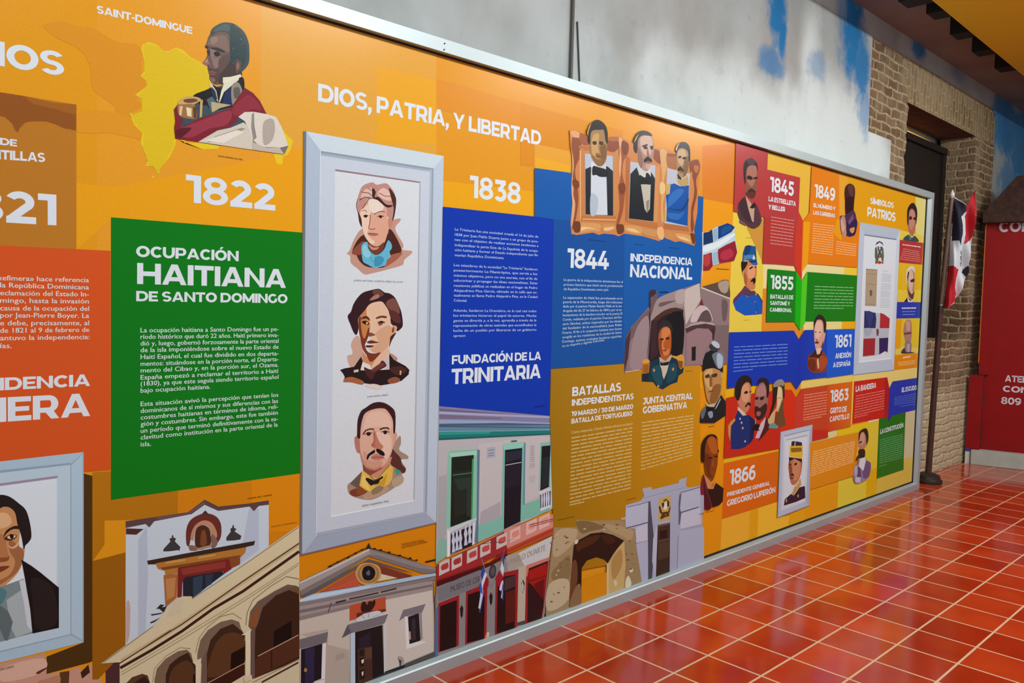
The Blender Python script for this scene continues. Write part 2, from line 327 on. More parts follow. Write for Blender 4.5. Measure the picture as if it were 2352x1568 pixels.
# ---- heavy geometric capitals for the headings (cap height 1) ------------------------
VS, HS = 0.27, 0.21
def g_rect(x0, y0, x1, y1): return [(x0, y0), (x1, y0), (x1, y1), (x0, y1)]
def g_ring(cx, cy, rx, ry, a0, a1, wx=VS, wy=HS, n=18):
    o, i = [], []
    for k in range(n+1):
        a = math.radians(a0+(a1-a0)*k/n); o.append((cx+rx*math.cos(a), cy+ry*math.sin(a))); i.append((cx+(rx-wx)*math.cos(a), cy+(ry-wy)*math.sin(a)))
    return [[o[k], o[k+1], i[k+1], i[k]] for k in range(n)]
def g_bowl(yb, yt, xr, h=HS, asp=1.0):
    r = (yt-yb)/2; xc = xr-r*asp
    return [g_rect(0, yt-h, xc, yt), g_rect(0, yb, xc, yb+h)] + g_ring(xc, (yb+yt)/2, r*asp, r, -90, 90, VS, h, 12)
def g_mir(ps, w): return [[(w-x, y) for x, y in p] for p in ps]
def g_rot(ps, w): return [[(w-x, 1-y) for x, y in p] for p in ps]
A_L = [[(0, 0), (.43, 1), (.575, 1), (.575, .74), (.27, 0)]]
S_ = g_ring(.45, .7075, .45, .3025, 28, 270, .27, .19) + g_ring(.45, .2925, .45, .3025, 90, -152, .27, .19)
SIX = g_ring(.48, .335, .48, .345, 0, 360, .26, .19, 24) + g_ring(.56, .5, .56, .51, 62, 205, .27, .21)
GL = {
 'A': (1.15, A_L + g_mir(A_L, 1.15) + [[(.33, .18), (.82, .18), (.74, .38), (.41, .38)]]),
 'B': (1.0, [g_rect(0, 0, VS, 1)] + g_bowl(0, .56, 1.0, .185) + g_bowl(.44, 1, .94, .185)),
 'C': (1.0, g_ring(.55, .5, .55, .515, 42, 318, .28, .23)),
 'D': (1.1, [g_rect(0, 0, VS, 1)] + g_bowl(0, 1, 1.1, .22, 1.1)),
 'E': (.85, [g_rect(0, 0, VS, 1), g_rect(0, 0, .85, HS), g_rect(0, .79, .84, 1), g_rect(0, .4, .77, .595)]),
 'F': (.82, [g_rect(0, 0, VS, 1), g_rect(0, .79, .82, 1), g_rect(0, .37, .76, .575)]),
 'G': (1.05, g_ring(.55, .5, .55, .515, 44, 322, .28, .23) + [g_rect(.77, .13, 1.02, .5)]),
 'H': (1.07, [g_rect(0, 0, VS, 1), g_rect(.8, 0, 1.07, 1), g_rect(0, .39, 1.07, .61)]),
 'I': (.28, [g_rect(0, 0, .28, 1)]),
 'J': (.76, [g_rect(.49, .33, .76, 1), g_rect(.12, .79, .6, 1)] + g_ring(.36, .33, .40, .345, 205, 360, .27, .22, 10)),
 'K': (1.07, [g_rect(0, 0, VS, 1), [(.2, .3), (.75, 1), (1.06, 1), (.2, .05)], [(.45, .55), (.75, 0), (1.07, 0), (.65, .68)]]),
 'L': (.8, [g_rect(0, 0, VS, 1), g_rect(0, 0, .8, .22)]),
 'M': (1.3, [g_rect(0, 0, .26, 1), g_rect(1.04, 0, 1.3, 1), [(0, 1), (.24, 1), (.65, .38), (.65, .1), (.5, .1), (.1, .75)], [(1.3, 1), (1.06, 1), (.65, .38), (.65, .1), (.8, .1), (1.2, .75)]]),
 'N': (1.08, [g_rect(0, 0, .27, 1), g_rect(.81, 0, 1.08, 1), [(0, 1), (.23, 1), (1.08, 0), (.85, 0)]]),
 'O': (1.15, g_ring(.575, .5, .575, .515, 0, 360, .28, .23, 28)),
 'P': (.96, [g_rect(0, 0, VS, 1)] + g_bowl(.27, 1, .96, .21)),
 'Q': (1.15, g_ring(.575, .5, .575, .515, 0, 360, .28, .23, 28) + [[(.6, .1), (.85, -.15), (1.1, -.1), (.85, .2)]]),
 'R': (1.0, [g_rect(0, 0, VS, 1)] + g_bowl(.27, 1, .96, .21) + [[(.42, .34), (.68, 0), (.99, 0), (.72, .42)]]),
 'S': (.9, S_), 'T': (.94, [g_rect(0, .78, .94, 1), g_rect(.335, 0, .605, 1)]),
 'U': (1.05, [g_rect(0, .45, .27, 1), g_rect(.78, .45, 1.05, 1)] + g_ring(.525, .45, .525, .465, 180, 360, .27, .23)),
 'V': (1.12, [[(0, 1), (.28, 1), (.57, .3), (.57, 0), (.43, 0)], [(1.12, 1), (.85, 1), (.57, .3), (.57, 0), (.70, 0)]]),
 'X': (1.08, [[(0, 1), (.31, 1), (1.08, 0), (.77, 0)], [(1.06, 1), (.76, 1), (0, 0), (.30, 0)]]),
 'Y': (1.08, [[(0, 1), (.28, 1), (.55, .58), (.55, .32), (.41, .32)], [(1.08, 1), (.82, 1), (.55, .58), (.55, .32), (.68, .32)], g_rect(.405, 0, .675, .4)]),
 'Z': (.92, [g_rect(.02, .79, .9, 1), g_rect(0, 0, .92, .21), [(.9, .84), (.6, .84), (0, .16), (.32, .16)]]),
 '0': (1.0, g_ring(.5, .5, .5, .515, 0, 360, .28, .23, 28)),
 '1': (.58, [g_rect(.3, 0, .57, 1), g_rect(0, .79, .4, 1)]),
 '2': (.92, g_ring(.43, .68, .44, .335, -38, 152, .27, .22) + [g_rect(.03, 0, .92, .22), [(.03, .18), (.40, .18), (.80, .50), (.60, .66)]]),
 '3': (.9, [g_rect(.06, .79, .82, 1), [(.82, 1), (.82, .84), (.56, .55), (.28, .55), (.52, .84), (.6, 1)], g_rect(.28, .45, .5, .64)] + g_ring(.43, .325, .46, .335, 90, -148, .27, .20)),
 '4': (1.05, [[(.45, 1), (.76, 1), (.3, .34), (.0, .34)], g_rect(0, .18, 1.05, .38), g_rect(.58, 0, .84, .62)]),
 '5': (.9, [g_rect(.12, .79, .83, 1), [(.12, 1), (.37, 1), (.33, .45), (.07, .45)], g_rect(.07, .44, .45, .64)] + g_ring(.43, .32, .46, .33, 90, -148, .27, .20)),
 '6': (.96, SIX), '9': (.96, g_rot(SIX, .96)),
 '7': (.9, [g_rect(0, .78, .9, 1), [(.9, .9), (.9, .82), (.5, 0), (.22, 0), (.6, .85)]]),
 '8': (.98, g_ring(.49, .29, .49, .30, 0, 360, .27, .18, 24) + g_ring(.49, .735, .44, .275, 0, 360, .26, .17, 24)),
 ',': (.28, [[(0, 0), (.28, 0), (.28, .24), (0, .24)], [(.06, .02), (.28, .02), (.14, -.22), (-.02, -.22)]]),
 '-': (.45, [g_rect(.03, .3, .42, .5)]), '/': (.55, [[(0, -.1), (.2, -.1), (.55, 1.08), (.35, 1.08)]]), ' ': (.27, [])}
ACUTE = lambda c: [[(c-.12, 1.08), (c+.04, 1.08), (c+.24, 1.3), (c-.02, 1.3)]]
for k, b in (('Ó', 'O'), ('É', 'E'), ('Í', 'I'), ('Ú', 'U')): GL[k] = (GL[b][0], GL[b][1] + ACUTE(GL[b][0]/2))
GL['Ñ'] = (GL['N'][0], GL['N'][1] + [[(.24, 1.09), (.36, 1.09), (.46, 1.15), (.84, 1.09), (.84, 1.24), (.7, 1.24), (.56, 1.17), (.24, 1.24)]])
def black_text(s):                              # vertices (x, y, sub-layer): shapes of one letter lie over one another like coats of ink
    x, V, F = 0.0, [], []
    for ch in s:
        w, ps = GL[ch]; k = 0; prev = None
        for q in ps:
            n = len(V)
            if not (len(q) == 4 and prev and prev[1] == q[0] and prev[2] == q[3]): k += 1
            prev = q
            V += [(x+a, b, k) for a, b in q]
            if len(q) == 4: F.append((n, n+1, n+2, n+3))
            else: F += [tuple(n+i for i in t) for t in tessellate_polygon([[Vector((a, b, 0)) for a, b in q]])]
        x += w + .055
    return V, F
def thin_text(s, off):                          # the plain font, thickened by laying shifted copies over each other
    cu = bpy.data.curves.new('t', 'FONT'); cu.body = s; cu.size = 1; cu.fill_mode = 'FRONT'; cu.resolution_u = 2
    o = bpy.data.objects.new('t', cu); COL.objects.link(o); bpy.context.view_layer.update()
    me = bpy.data.meshes.new_from_object(o.evaluated_get(bpy.context.evaluated_depsgraph_get()))
    v0 = [(x.co.x, x.co.y) for x in me.vertices]; f0 = [tuple(p.vertices) for p in me.polygons]; v, f = [], []
    for k, dx in enumerate((-off, off) if off else (0,)):
        n = len(v); v += [(x+dx, y, k) for x, y in v0]; f += [tuple(n+i for i in p) for p in f0]
    bpy.data.objects.remove(o); bpy.data.curves.remove(cu); bpy.data.meshes.remove(me); return v, f
_cap = []
def cap_thin():
    if not _cap: v, f = thin_text('H', 0); _cap.append((min(p[1] for p in v), max(p[1] for p in v)))
    return _cap[0]
def lay_text(part, s, p0, p1, top, col, off):
    v, f = black_text(s) if off is None else thin_text(s, off)
    a, b = min(p[0] for p in v), max(p[0] for p in v); z0, z1 = (0, 1) if off is None else cap_thin()
    x0, b0 = pt(*p0); x1, b1 = pt(*p1); h = pt(*top)[1] - b0
    kx, kz = (x1-x0)/(b-a), h/(z1-z0)
    q = [(x0+(p[0]-a)*kx, b0+(b1-b0)*(p[0]-a)/(b-a)+(p[1]-z0)*kz) for p in v]
    bb = (min(p[0] for p in q), max(p[0] for p in q), min(p[1] for p in q), max(p[1] for p in q))
    y = YP*S - STEP*layer(bb); n = len(part.v)
    part.v += [(p[0], y-SUB*c[2], p[1]) for p, c in zip(q, v)]; part.c += [lin(col)]*len(q); part.t += [tuple(n+i for i in t) for t in f]
TOPS = {'SAINT-DOMINGUE', '1838', 'DIOS, PATRIA, Y LIBERTAD', '1822', 'SÍMBOLOS', 'PATRIOS'}
def T(s, p0, p1, top, col='DAE4EC', name='heading'):
    if not isinstance(top, tuple): top = (p0[0], p0[1]-top)
    k = Part(name, None, None if s in TOPS else CUR[0])
    if s in TOPS: PARTS.append(k); k.label = 'white lettering'
    else: CUR[0].kids.append(k)
    lay_text(k, s, p0, p1, top, col, None if name == 'heading' else 0.012)
NEWB = [0]
def body():
    if NEWB[0]: NEWB[0] = 0; k = Part('body_text', None, CUR[0]); CUR[0].kids.append(k); return k
    for k in CUR[0].kids[::-1]:
        if k.name == 'body_text': return k
    k = Part('body_text', None, CUR[0]); CUR[0].kids.append(k); return k
def TXT(s, p0, p1, h, col='D4E2E2'): lay_text(body(), s, p0, p1, (p0[0], p0[1]-h), col, 0.010)
def WB(a0, a1, b0, b1, n, h, col):             # lines of print too small to read: rows of word-long dashes
    NEWB[0] = n > 1 or NEWB[0]; r = random.Random(int(a0[0]*7+a0[1])); k = body()
    for i in range(n):
        t = i/(n-1) if n > 1 else 0; xl, yl = a0[0]+(b0[0]-a0[0])*t, a0[1]+(b0[1]-a0[1])*t; xr, yr = a1[0]+(b1[0]-a1[0])*t, a1[1]+(b1[1]-a1[1])*t
        w = xr-xl; f = 0.0
        while f < 0.985:
            e = min(1.0, f + r.uniform(.07, .2)); e = 1.0 if e > .94 else e
            def at(q): return xl+w*q, yl+(yr-yl)*q
            (x0, y0), (x1, y1) = at(f), at(e); m = h*.5
            emit(k, [pt(x0, y0-m), pt(x1, y1-m), pt(x1, y1), pt(x0, y0)], col); f = e + .018
p0 = G('print_sheet', 'orange printed sheet')
emit(p0, [(PX0*S, PZ0*S), (PX1*S, PZ0*S), (PX1*S, PZ1*S), (PX0*S, PZ1*S)], 'DE9616')
# ---- left end of the mural -------------------------------------------------
C(0,0,2352,2352)
G('colour_block','orange background printed in tonal squares')
P('E09A10','-30,-60 222,-60 222,640 -30,560')
P('E39C22','222,-60 598,-60 598,135 598,560 222,640')
P('DFA236','598,-60 1002,90 1002,420 598,330')
P('E7A018','598,330 868,355 868,470 598,440')
P('E8A10A','175,420 260,430 700,345 700,535 255,502 175,575')
P('E6A41A','865,150 1002,185 1002,330 865,330')
P('DC8E1C','1002,180 1210,240 1210,300 1002,250')
P('E8A508','1016,415 1228,440 1228,500 1016,478')
C(0,0,2352,2352)
G('colour_block','orange squares above and beside the blue block')
P('D88A10','1195,235 1430,300 1430,400 1195,380'); P('DC9228','1430,300 1615,340 1615,470 1430,420'); P('E0A030','1228,330 1320,350 1320,410 1228,392')
P('E8A81C','1228,360 1310,380 1310,405 1228,390')
P('D97E1C','1613,335 1690,330 1690,470 1613,465'); P('E89A0E','1605,455 1690,470 1684,760 1670,765 1605,720')
P('E2A00C','1600,810 1672,760 1665,1285 1610,1290 1610,1100 1602,1100'); P('E59408','1608,890 1668,905 1660,1285 1608,1285')
P('E3CA4A','1684,480 1775,500 1762,640 1750,765 1672,770')
G('colour_block','brown honeycomb blot pattern')
C(0,0,400,1045)
P('DA921E','260,150 370,130 480,160 560,170 700,250 840,280 850,420 880,500 820,570 850,640 780,690 850,800 830,840 780,800 640,800 470,790 460,690 600,660 660,690 690,640 560,540 540,400 480,300 330,220',1)
P('DE961E','460,690 640,665 850,740 850,830 640,795 460,790',1)
G('text_block','brown block cut off by the left edge of view')
P('B97820','-20,550 458,627 458,1494 -20,1473')
P('9A5A1A','-20,550 140,575 300,612 458,660 458,785 380,770 330,745 280,730 220,725 160,732 130,745 112,775 105,795 90,785 70,740 30,705 -20,690')
DOTS('84481A','-20,555 140,580 300,615 455,665 455,780 380,765 280,728 160,730 105,790 70,738 30,703 -20,688',9,3.2)
P('A0601E','140,578 300,615 458,627 458,690 380,672 330,655 200,625')
T('IOS',(-20,392),(384,458),(-20,245),name='heading')
T('DE',(0,868),(102,880),(0,826),name='heading')
T('NTILLAS',(-53,952),(270,973),(-53,895),name='heading')
T('821',(-189,1322),(338,1352),(-189,1126),name='heading')
C(0,500,400,1045)
G('text_block','vermilion block cut off by the left edge of view')
P('D4541A','-20,165 663,198 663,1512 500,1525 -20,1560')
NEWB[0] = 1
for i,(s,x1) in enumerate([('«efímera» hace referencia',533),('la República Dominicana',533),('eclamación del Estado In-',533),('mingo, hasta la invasión',533),('causa de la ocupación del',534),('por Jean-Pierre Boyer. La',534),('e debe, precisamente, al',534),('de 1821 al 9 de febrero de',535),('antuvo la independencia:',537),('ías.',70)]):
    y0=[374,417,464,509,555,598,645,690,735,781][i]; y1=[387,430,472,514,558,600,644,684,727,781][i]
    TXT(s,(-14 if i==0 else 0,y0),(x1,y1),17*2.6/1.5)
T('NDENCIA',(-80,1039),(540,1008),(-80,963),name='heading')
T('MERA',(-189,1238),(540,1188),(-189,1088),name='heading')
# framed portrait at the lower left
C(0,1000,320,883)
G('printed_frame','white frame around a man in a black coat, cut off at left')
P('4A3210','530,240 585,255 585,1430 560,1440 295,1510 295,1400 530,1310')
P('A9C6D8','-20,166 530,104 530,1308 -20,1442')
P('B9D2E0','-20,235 445,180 445,1262 -20,1372')
P('98B2C6','445,180 530,104 530,1308 445,1262')
P('AFCBDC','452,188 522,118 522,1296 452,1252')
P('8EA6BA','-20,222 448,172 448,184 -20,238')
P('93AABF','-20,1376 448,1262 448,1256 -20,1368')
P('C4DAE6','-20,316 365,262 370,1216 -20,1310')
P('9C8FA4','-20,305 368,253 360,270 -20,322')
P('D8E6EF','-20,322 358,270 358,1200 -20,1300')
G('printed_portrait','man in a black coat and pale waistcoat, cut off at left')
P('C9905E','-20,460 60,455 110,520 125,600 120,700 155,720 140,800 110,870 40,940 -20,965',1)
P('A06A42','60,660 120,700 150,740 140,810 90,880 -20,955 -20,925 60,880 95,800 60,730',1)
P('B47A4C','-20,630 30,640 40,700 55,770 30,790 -20,790',1)
P('221A18','-20,382 50,382 120,430 165,475 190,560 198,640 180,675 160,695 150,720 135,640 110,560 95,490 60,455 20,450 -20,465',1)
P('2A1C18','20,645 40,600 90,572 130,575 125,590 80,592 45,615',1)
P('53301E','25,650 60,628 105,630 90,655 50,665',1)
P('E8CDB0','45,640 75,630 100,634 80,652 55,652',1)
P('20140F','60,625 85,627 82,650 66,650',1)
P('E2B183','45,690 80,705 120,670 105,705 70,715',1)
P('7A3A24','-20,835 30,825 60,828 30,850 -20,870',1)
P('8C5230','-20,775 45,770 60,760 50,790 10,800 -20,800',1)
P('E0B282','-20,500 40,490 75,540 50,575 0,590 -20,590',1)
P('DDE8EE','-20,985 60,930 120,870 135,835 158,905 100,935 20,965 -20,990')
P('7C8E92','-20,965 150,905 205,1250 -20,1310')
P('A8B6BA','40,1040 130,980 190,1100 205,1240 100,1278 60,1200')
P('C9D4DC','120,920 150,910 190,1080 200,1240 170,1200 150,1060')
P('4F8088','-20,965 40,985 20,1050 -20,1070',1)
P('5E6E70','-20,1060 50,1110 80,1180 50,1295 30,1295 -20,1180')
P('161313','135,785 200,825 260,870 372,962 372,1216 205,1252 190,1100 158,910')
P('241F1E','200,900 330,960 360,1180 230,1220 205,1040',1)
G('printed_building','pink stone wall with jagged battlements')
P('C79884','-20,1450 290,1380 295,1510 378,1500 378,1530 440,1500 440,1480 510,1470 515,1520 570,1460 632,1440 640,1600 -20,1600')
P('5A3A22','378,1500 440,1490 435,1600 378,1600')
P('4C2E30','660,1440 750,1410 762,1420 760,1600 670,1600 668,1500')
P('3E2418','510,1500 560,1450 570,1500 520,1540')
P('D9B29E','20,1470 270,1410 270,1500 20,1560',1)
P('B88468','300,1540 378,1520 370,1600 300,1600 240,1560',1)
P('5E3322','230,1500 290,1470 290,1480 245,1510',1)
T('CÁCERES',(-6,1492),(88,1468),(-6,1478),col='30201C',name='caption')
C(0,0,2352,2352)
# ---- man in the red sash over the yellow island ----------------------------
C(280,30,700,1689)
T('SAINT-DOMINGUE',(-232,0),(650,196),(-232,-72),name='heading')
G('printed_map','yellow honeycomb outline of an island')
P('E4C61E','175,325 190,290 250,268 320,290 380,345 430,350 500,318 560,340 640,410 720,455 800,500 830,700 700,850 640,1000 560,1150 500,1165 490,1230 440,1330 390,1390 350,1440 345,1495 325,1480 310,1445 285,1410 215,1415 235,1360 185,1230 170,1200 190,1110 110,1030 70,920 110,935 185,905 185,790 120,755 230,680 220,620 170,580 205,540 205,440')
P('E4C61E','525,1170 585,1175 570,1200 535,1200 690,1200 700,1195 905,1225 885,1255 745,1260')
P('E4C61E','1450,1020 1500,1100 1580,1180 1560,1250 1530,1310 1490,1320 1480,1400 1430,1390 1400,1300 1490,1300 1535,1240')
P('E4C61E','270,1510 300,1500 290,1530')
import random as _r
DOTS('CFAE14','190,300 250,278 320,300 430,360 500,328 640,420 800,510 820,690 700,840 630,1000 550,1140 485,1165 480,1230 390,1380 340,1490 310,1440 240,1400 195,1240 200,1110 120,1020 85,930 190,905 195,790 150,755 240,680 220,620 185,580 212,540 212,440',17,5.5)
G('printed_portrait','man in profile with a red sash and white cloak')
P('6A564E','880,180 1000,185 1060,460 1100,590 960,610 935,650 860,660 810,620 805,570 790,520 785,490 748,470 755,450 785,400 790,340 765,310 780,280 810,200',1)
P('453735','890,640 905,560 960,480 1000,420 1060,450 1110,570 1040,600 950,620 930,660',1)
P('7D675E','850,215 950,210 985,300 980,360 900,320 810,300 790,285 810,240',1); P('92796C','820,235 870,220 880,260 830,290',1)
P('88706A','800,345 850,330 900,400 940,400 950,460 900,520 850,500 830,430',1); P('54433F','800,500 850,520 910,500 900,580 870,650 820,620 808,570',1); P('5E4A46','900,420 980,380 1000,430 960,500 900,560 890,500',1)
P('3A2B28','765,312 790,302 800,320 785,330',1); P('3A2B28','820,318 890,325 945,352 940,364 870,345 820,330',1); P('4A3935','785,345 810,340 815,385 795,395',1)
P('2A1F1E','785,350 800,348 800,366 788,368'); P('2A1F1E','850,362 890,358 905,385 880,402 855,390',1); P('7A6258','845,400 900,405 890,418 850,412',1)
P('92696A','748,470 755,448 785,440 805,460 820,490 795,495',1); P('A88478','765,450 785,420 795,440 785,460',1); P('5A3A38','785,480 815,480 800,495',1)
P('8A5450','800,545 830,535 860,545 875,558 850,572 805,566',1); L('3A2422',5,'800,555 840,555 872,560')
P('7A645C','810,600 850,600 860,630 830,640',1)
P('3A4A4C','815,200 830,150 880,110 940,88 1020,95 1080,130 1130,180 1165,260 1175,340 1170,460 1120,530 1085,540 1090,470 1070,430 1045,460 1020,480 1000,430 998,300 990,200 930,172 870,180 835,205',1)
P('2C4044','1005,120 1100,180 1150,330 1140,440 1110,500 1085,460 1060,420 1020,460 1005,400',1); P('4C5E5E','850,150 940,105 990,120 985,170 920,160 860,175',1)
_q = _r.Random(3)
for _k in range(60):
    _x, _y = _q.uniform(850, 1160), _q.uniform(105, 420)
    if (_x > 1005 or _y < 165) and ((_x-1000)/155)**2+((_y-300)/195)**2 < 1: P(_q.choice(['54686A', '22363A', '46585A']), f'{_x-8:.0f},{_y:.0f} {_x:.0f},{_y-7:.0f} {_x+9:.0f},{_y+2:.0f} {_x:.0f},{_y+7:.0f}')
P('63493F','1045,470 1070,432 1098,460 1090,520 1060,560 1045,540',1); P('8A6A5C','1055,480 1072,455 1082,490 1066,530',1)
P('3D4E58','495,900 540,830 660,770 800,700 1000,650 1130,690 1270,810 1335,935 1400,960 1250,1180 900,1225 700,1190 495,1150')
P('1E1B22','660,760 800,700 830,660 900,690 1000,650 1110,590 1130,690 1100,800 1000,870 800,900 700,830',1)
P('E0DCC4','930,595 1000,590 1095,565 1100,590 990,640 930,650')
P('C9C8B4','800,660 825,650 870,720 890,830 870,800 850,730 820,690')
P('26324A','825,680 860,720 880,800 850,790 830,740')
P('DAD8C2','940,650 1080,600 1075,620 1000,680 940,730 900,830 895,820 915,720')
P('21305A','950,730 1015,670 1020,850 920,850')
P('8E8778','1010,680 1070,640 1110,720 1090,800 1020,850',1)
P('5E5A52','1030,700 1080,690 1085,760 1040,790',1)
P('4F6A70','780,800 830,770 890,850 850,900 820,910')
P('B6A883','820,820 1010,850 900,880 830,920')
P('3D4E58','560,960 690,870 780,850 830,920 700,980 600,1040 560,1020')
P('7B1E2E','478,890 510,850 530,960 560,980 540,1060 700,980 1000,880 1130,690 1210,740 1270,810 1335,935 1210,910 1120,940 1070,960 1060,1000 990,1050 880,1080 700,1190 490,1160 480,1060 490,1000')
P('963445','560,1060 760,980 980,900 1010,960 950,1040 800,1070 640,1150 540,1130',1)
P('5B1424','500,1080 640,1060 560,1140 500,1150',1)
P('8E2C3C','1020,880 1150,760 1230,800 1290,900 1200,890 1050,950',1)
P('C9A268','520,820 580,775 680,775 730,800 690,830 640,850 530,850',1)
P('6A4A2A','570,800 660,790 700,810 640,830 580,825',1)
P('9A7048','510,850 540,845 670,850 690,960 650,980 530,950',1)
P('D8C08A','530,860 560,860 545,950 525,940'); P('E4D4AC','590,870 640,880 640,960 600,950'); P('5A4028','655,870 690,860 685,970 660,975')
P('C4A468','720,810 745,800 735,960 715,965')
P('CFC8B8','1000,1060 1120,1010 1200,1080 1210,1230 1320,1280 700,1190 880,1085')
P('9A917F','860,1140 1100,1060 1140,1070 900,1180 780,1195'); P('E2DCD0','760,1180 1060,1080 1120,1100 940,1200')
P('D9D2C6','1070,960 1130,915 1210,912 1340,935 1420,960 1470,1050 1535,1230 1495,1305 1440,1240 1330,1240 1270,1230 1210,1180 1170,1080 1130,1000')
P('B0A59C','1310,1000 1390,980 1410,1080 1380,1180 1310,1220 1295,1100',1)
P('8F8880','1195,940 1215,915 1220,1040 1240,1150 1210,1180 1190,1060'); P('77706A','1450,1245 1535,1225 1495,1305')
P('BFB4A6','1200,1190 1330,1245 1450,1240 1495,1305 1200,1262')
T('JEAN-PIERRE BOYER',(888,1326),(1116,1362),(888,1312),col='3A2A10',name='caption')
C(0,0,2352,2352)
# ---- green block, church and arcade pictures, tall white frame --------------
C(0,0,2352,2352)
G('colour_block','ochre and orange squares below the green block')
P('B5750A','212,1084 410,1075 410,1190 240,1195 240,1250 212,1290')
P('9A600A','212,1288 300,1265 300,1480 225,1560 212,1560')
P('D2820C','408,1060 580,1040 700,1040 700,1350 408,1350')
P('DE8A08','578,1050 700,1040 700,1220 578,1220')
P('D88608','680,1260 1000,1195 1000,1400 680,1400')
C(240,490,720,2352)
G('text_block','green block headed in white capitals')
P('00780E','72,43 2225,215 2200,2925 72,3222')
T('OCUPACIÓN',(355,487),(1508,538),(355,362),name='heading')
T('HAITIANA',(366,793),(2040,838),(366,556),name='heading')
T('DE SANTO DOMINGO',(356,987),(2058,1010),(356,872),name='heading')
NEWB[0] = 1
for i,s in enumerate(['La ocupación haitiana a Santo Domingo fue un pe-','ríodo histórico que duró 22 años. Haití primero inva-','dió y, luego, gobernó forzosamente la parte oriental','de la isla imponiéndose sobre el nuevo Estado de']):
    TXT(s,(404,[1338,1412,1487,1562][i]),(1958,[1322,1390,1455,1522][i]),52)
C(240,800,720,2091)
_g=['Haití Español, el cual fue dividido en dos departa-','mentos: situándose en la porción norte, el Departa-','mento del Cibao y, en la porción sur, el Ozama.','España empezó a reclamar el territorio a Haití','(1830), ya que este seguía siendo territorio español','bajo ocupación haitiana.','Esta situación avivó la percepción que tenían los','dominicanos de sí mismos y sus diferencias con las','costumbres haitianas en términos de idioma, reli-','gión y costumbres. Sin embargo, este fue también','un período que terminó definitivamente con la es-','clavitud como institución en la parte oriental de la','isla.']
_a=[107,175,242,312,375,443,578,646,712,778,845,912,980];_b=[68,125,182,243,303,402,482,543,600,660,722,780,973];_x=[1740]*5+[1058]+[1738,1736,1736,1734,1734,1732,466]
for s,a,b,x in zip(_g,_a,_b,_x): TXT(s,(360,a),(x,b),46)
C(220,1120,700,1680)
# church front
G('printed_building','white church wall with an ochre stone doorway')
P('C7D6E2','240,268 430,240 740,195 875,100 985,180 1270,140 1390,100 1390,470 800,1000 238,1260')
P('B4C2D4','340,420 410,300 420,700 400,1150 340,1200'); P('B7C4D8','1230,170 1310,170 1310,500 1150,620')
P('C3A9A4','245,930 275,940 270,1180 242,1230',1)
P('5A4446','240,268 430,240 740,195 875,95 985,150 1230,125 1390,100 1390,135 1310,145 1270,188 1235,150 985,185 875,135 770,210 470,268 430,318 400,290 240,322')
P('4E2E28','242,325 385,330 325,376 242,372')
P('6F5458','470,240 740,200 870,110 880,125 760,205 500,255')
P('6A3028','728,330 770,250 870,205 960,225 1005,290 1005,390 970,450 930,480 930,330 870,265 800,300 770,370 750,460 728,450',1)
P('B98B6C','760,400 790,310 860,262 930,280 970,350 970,400 930,380 900,310 850,300 800,340 785,420',1)
P('4E2A18','800,350 850,300 910,330 920,460 810,490',1); P('7A4A2C','850,350 880,350 890,450 840,460',1)
P('4A342E','850,210 880,180 910,215'); P('83655A','750,460 810,470 815,500 765,505 750,490',1); P('83655A','930,370 975,420 970,465 935,480',1); P('A8897A','810,485 930,455 930,475 815,500')
P('3B3A3E','590,410 610,400 612,380 622,380 625,400 645,405 635,430 660,455 680,475 670,510 540,510 545,490 600,430'); P('3B3A3E','1080,330 1095,320 1100,298 1110,300 1110,320 1130,330 1115,350 1170,385 1160,420 1050,425 1048,400 1085,350')
P('C9D7E2','550,515 665,500 675,525 520,545'); P('C9D7E2','1060,430 1160,415 1165,435 1040,465')
P('352820','412,585 700,530 1000,475 1280,425 1270,460 1180,480 600,590 540,610 420,615')
P('B47834','480,605 1210,475 1200,520 1160,560 1160,610 560,700 555,665 500,650')
P('C99A50','560,595 720,570 720,585 560,610'); P('C99A50','820,555 960,530 960,545 820,570'); P('7C4A1C','520,640 1160,540 1160,555 540,660')
P('A86A34','545,700 660,690 650,880 560,960'); P('BF8750','560,730 640,720 630,870 570,900'); P('8A4A24','1070,560 1160,560 1155,615 1080,650')
P('7A2424','660,640 1070,570 1090,650 1030,690 1020,670 720,720 695,760 690,875 655,880'); P('8E3A30','680,650 1040,590 1040,640 700,700')
P('1F2630','700,740 720,715 1010,668 1030,690 780,880 700,880'); P('2F4254','780,720 860,700 850,830 780,880'); P('2A3B4C','880,700 940,690 930,770 880,800')
P('2C2A24','485,970 520,935 550,940 530,960 570,950 545,1000 510,970'); P('3C382C','440,1015 540,1000 520,1012 450,1025'); P('3A3A30','435,1080 520,1040 470,1080 440,1090')
T('IGLESIA DEL CARMEN',(1222,92),(1415,62),(1222,80),col='2A1A0A',name='caption')
T('PALACIO DE BORGELLA',(1412,320),(1615,283),(1412,308),col='2A1A0A',name='caption')
G('printed_building','cream palace arcade climbing to the right')
P('D6CBA6','1632,300 1640,1640 190,1640 190,1400 40,1410 240,1260 470,1100 560,980 640,890 700,870 765,870 780,885 1200,600')
P('CFC6A8','640,890 700,900 690,1000 560,1050')
P('C6B78C','200,1370 600,1130 1632,430 1632,470 600,1170 200,1400')
L('51291C',9,'190,1408 600,1150 690,1095 1180,750 1632,445'); L('7B5A38',6,'340,1310 600,1140')
L('3B2018',22,'195,1445 450,1300 690,1150 940,970 1180,830 1632,510')
L('9A8A62',4,'200,1480 690,1190 1200,880 1632,600'); L('8A7A58',4,'205,1500 700,1210 1210,895 1625,620')
L('6E6450',4,'770,890 1200,610 1632,312'); L('6E6450',4,'60,1400 240,1270 460,1110')
P('6A5236','1225,1110 1240,1000 1300,920 1430,830 1540,775 1610,785 1632,800 1632,1370 1240,1540 1245,1130')
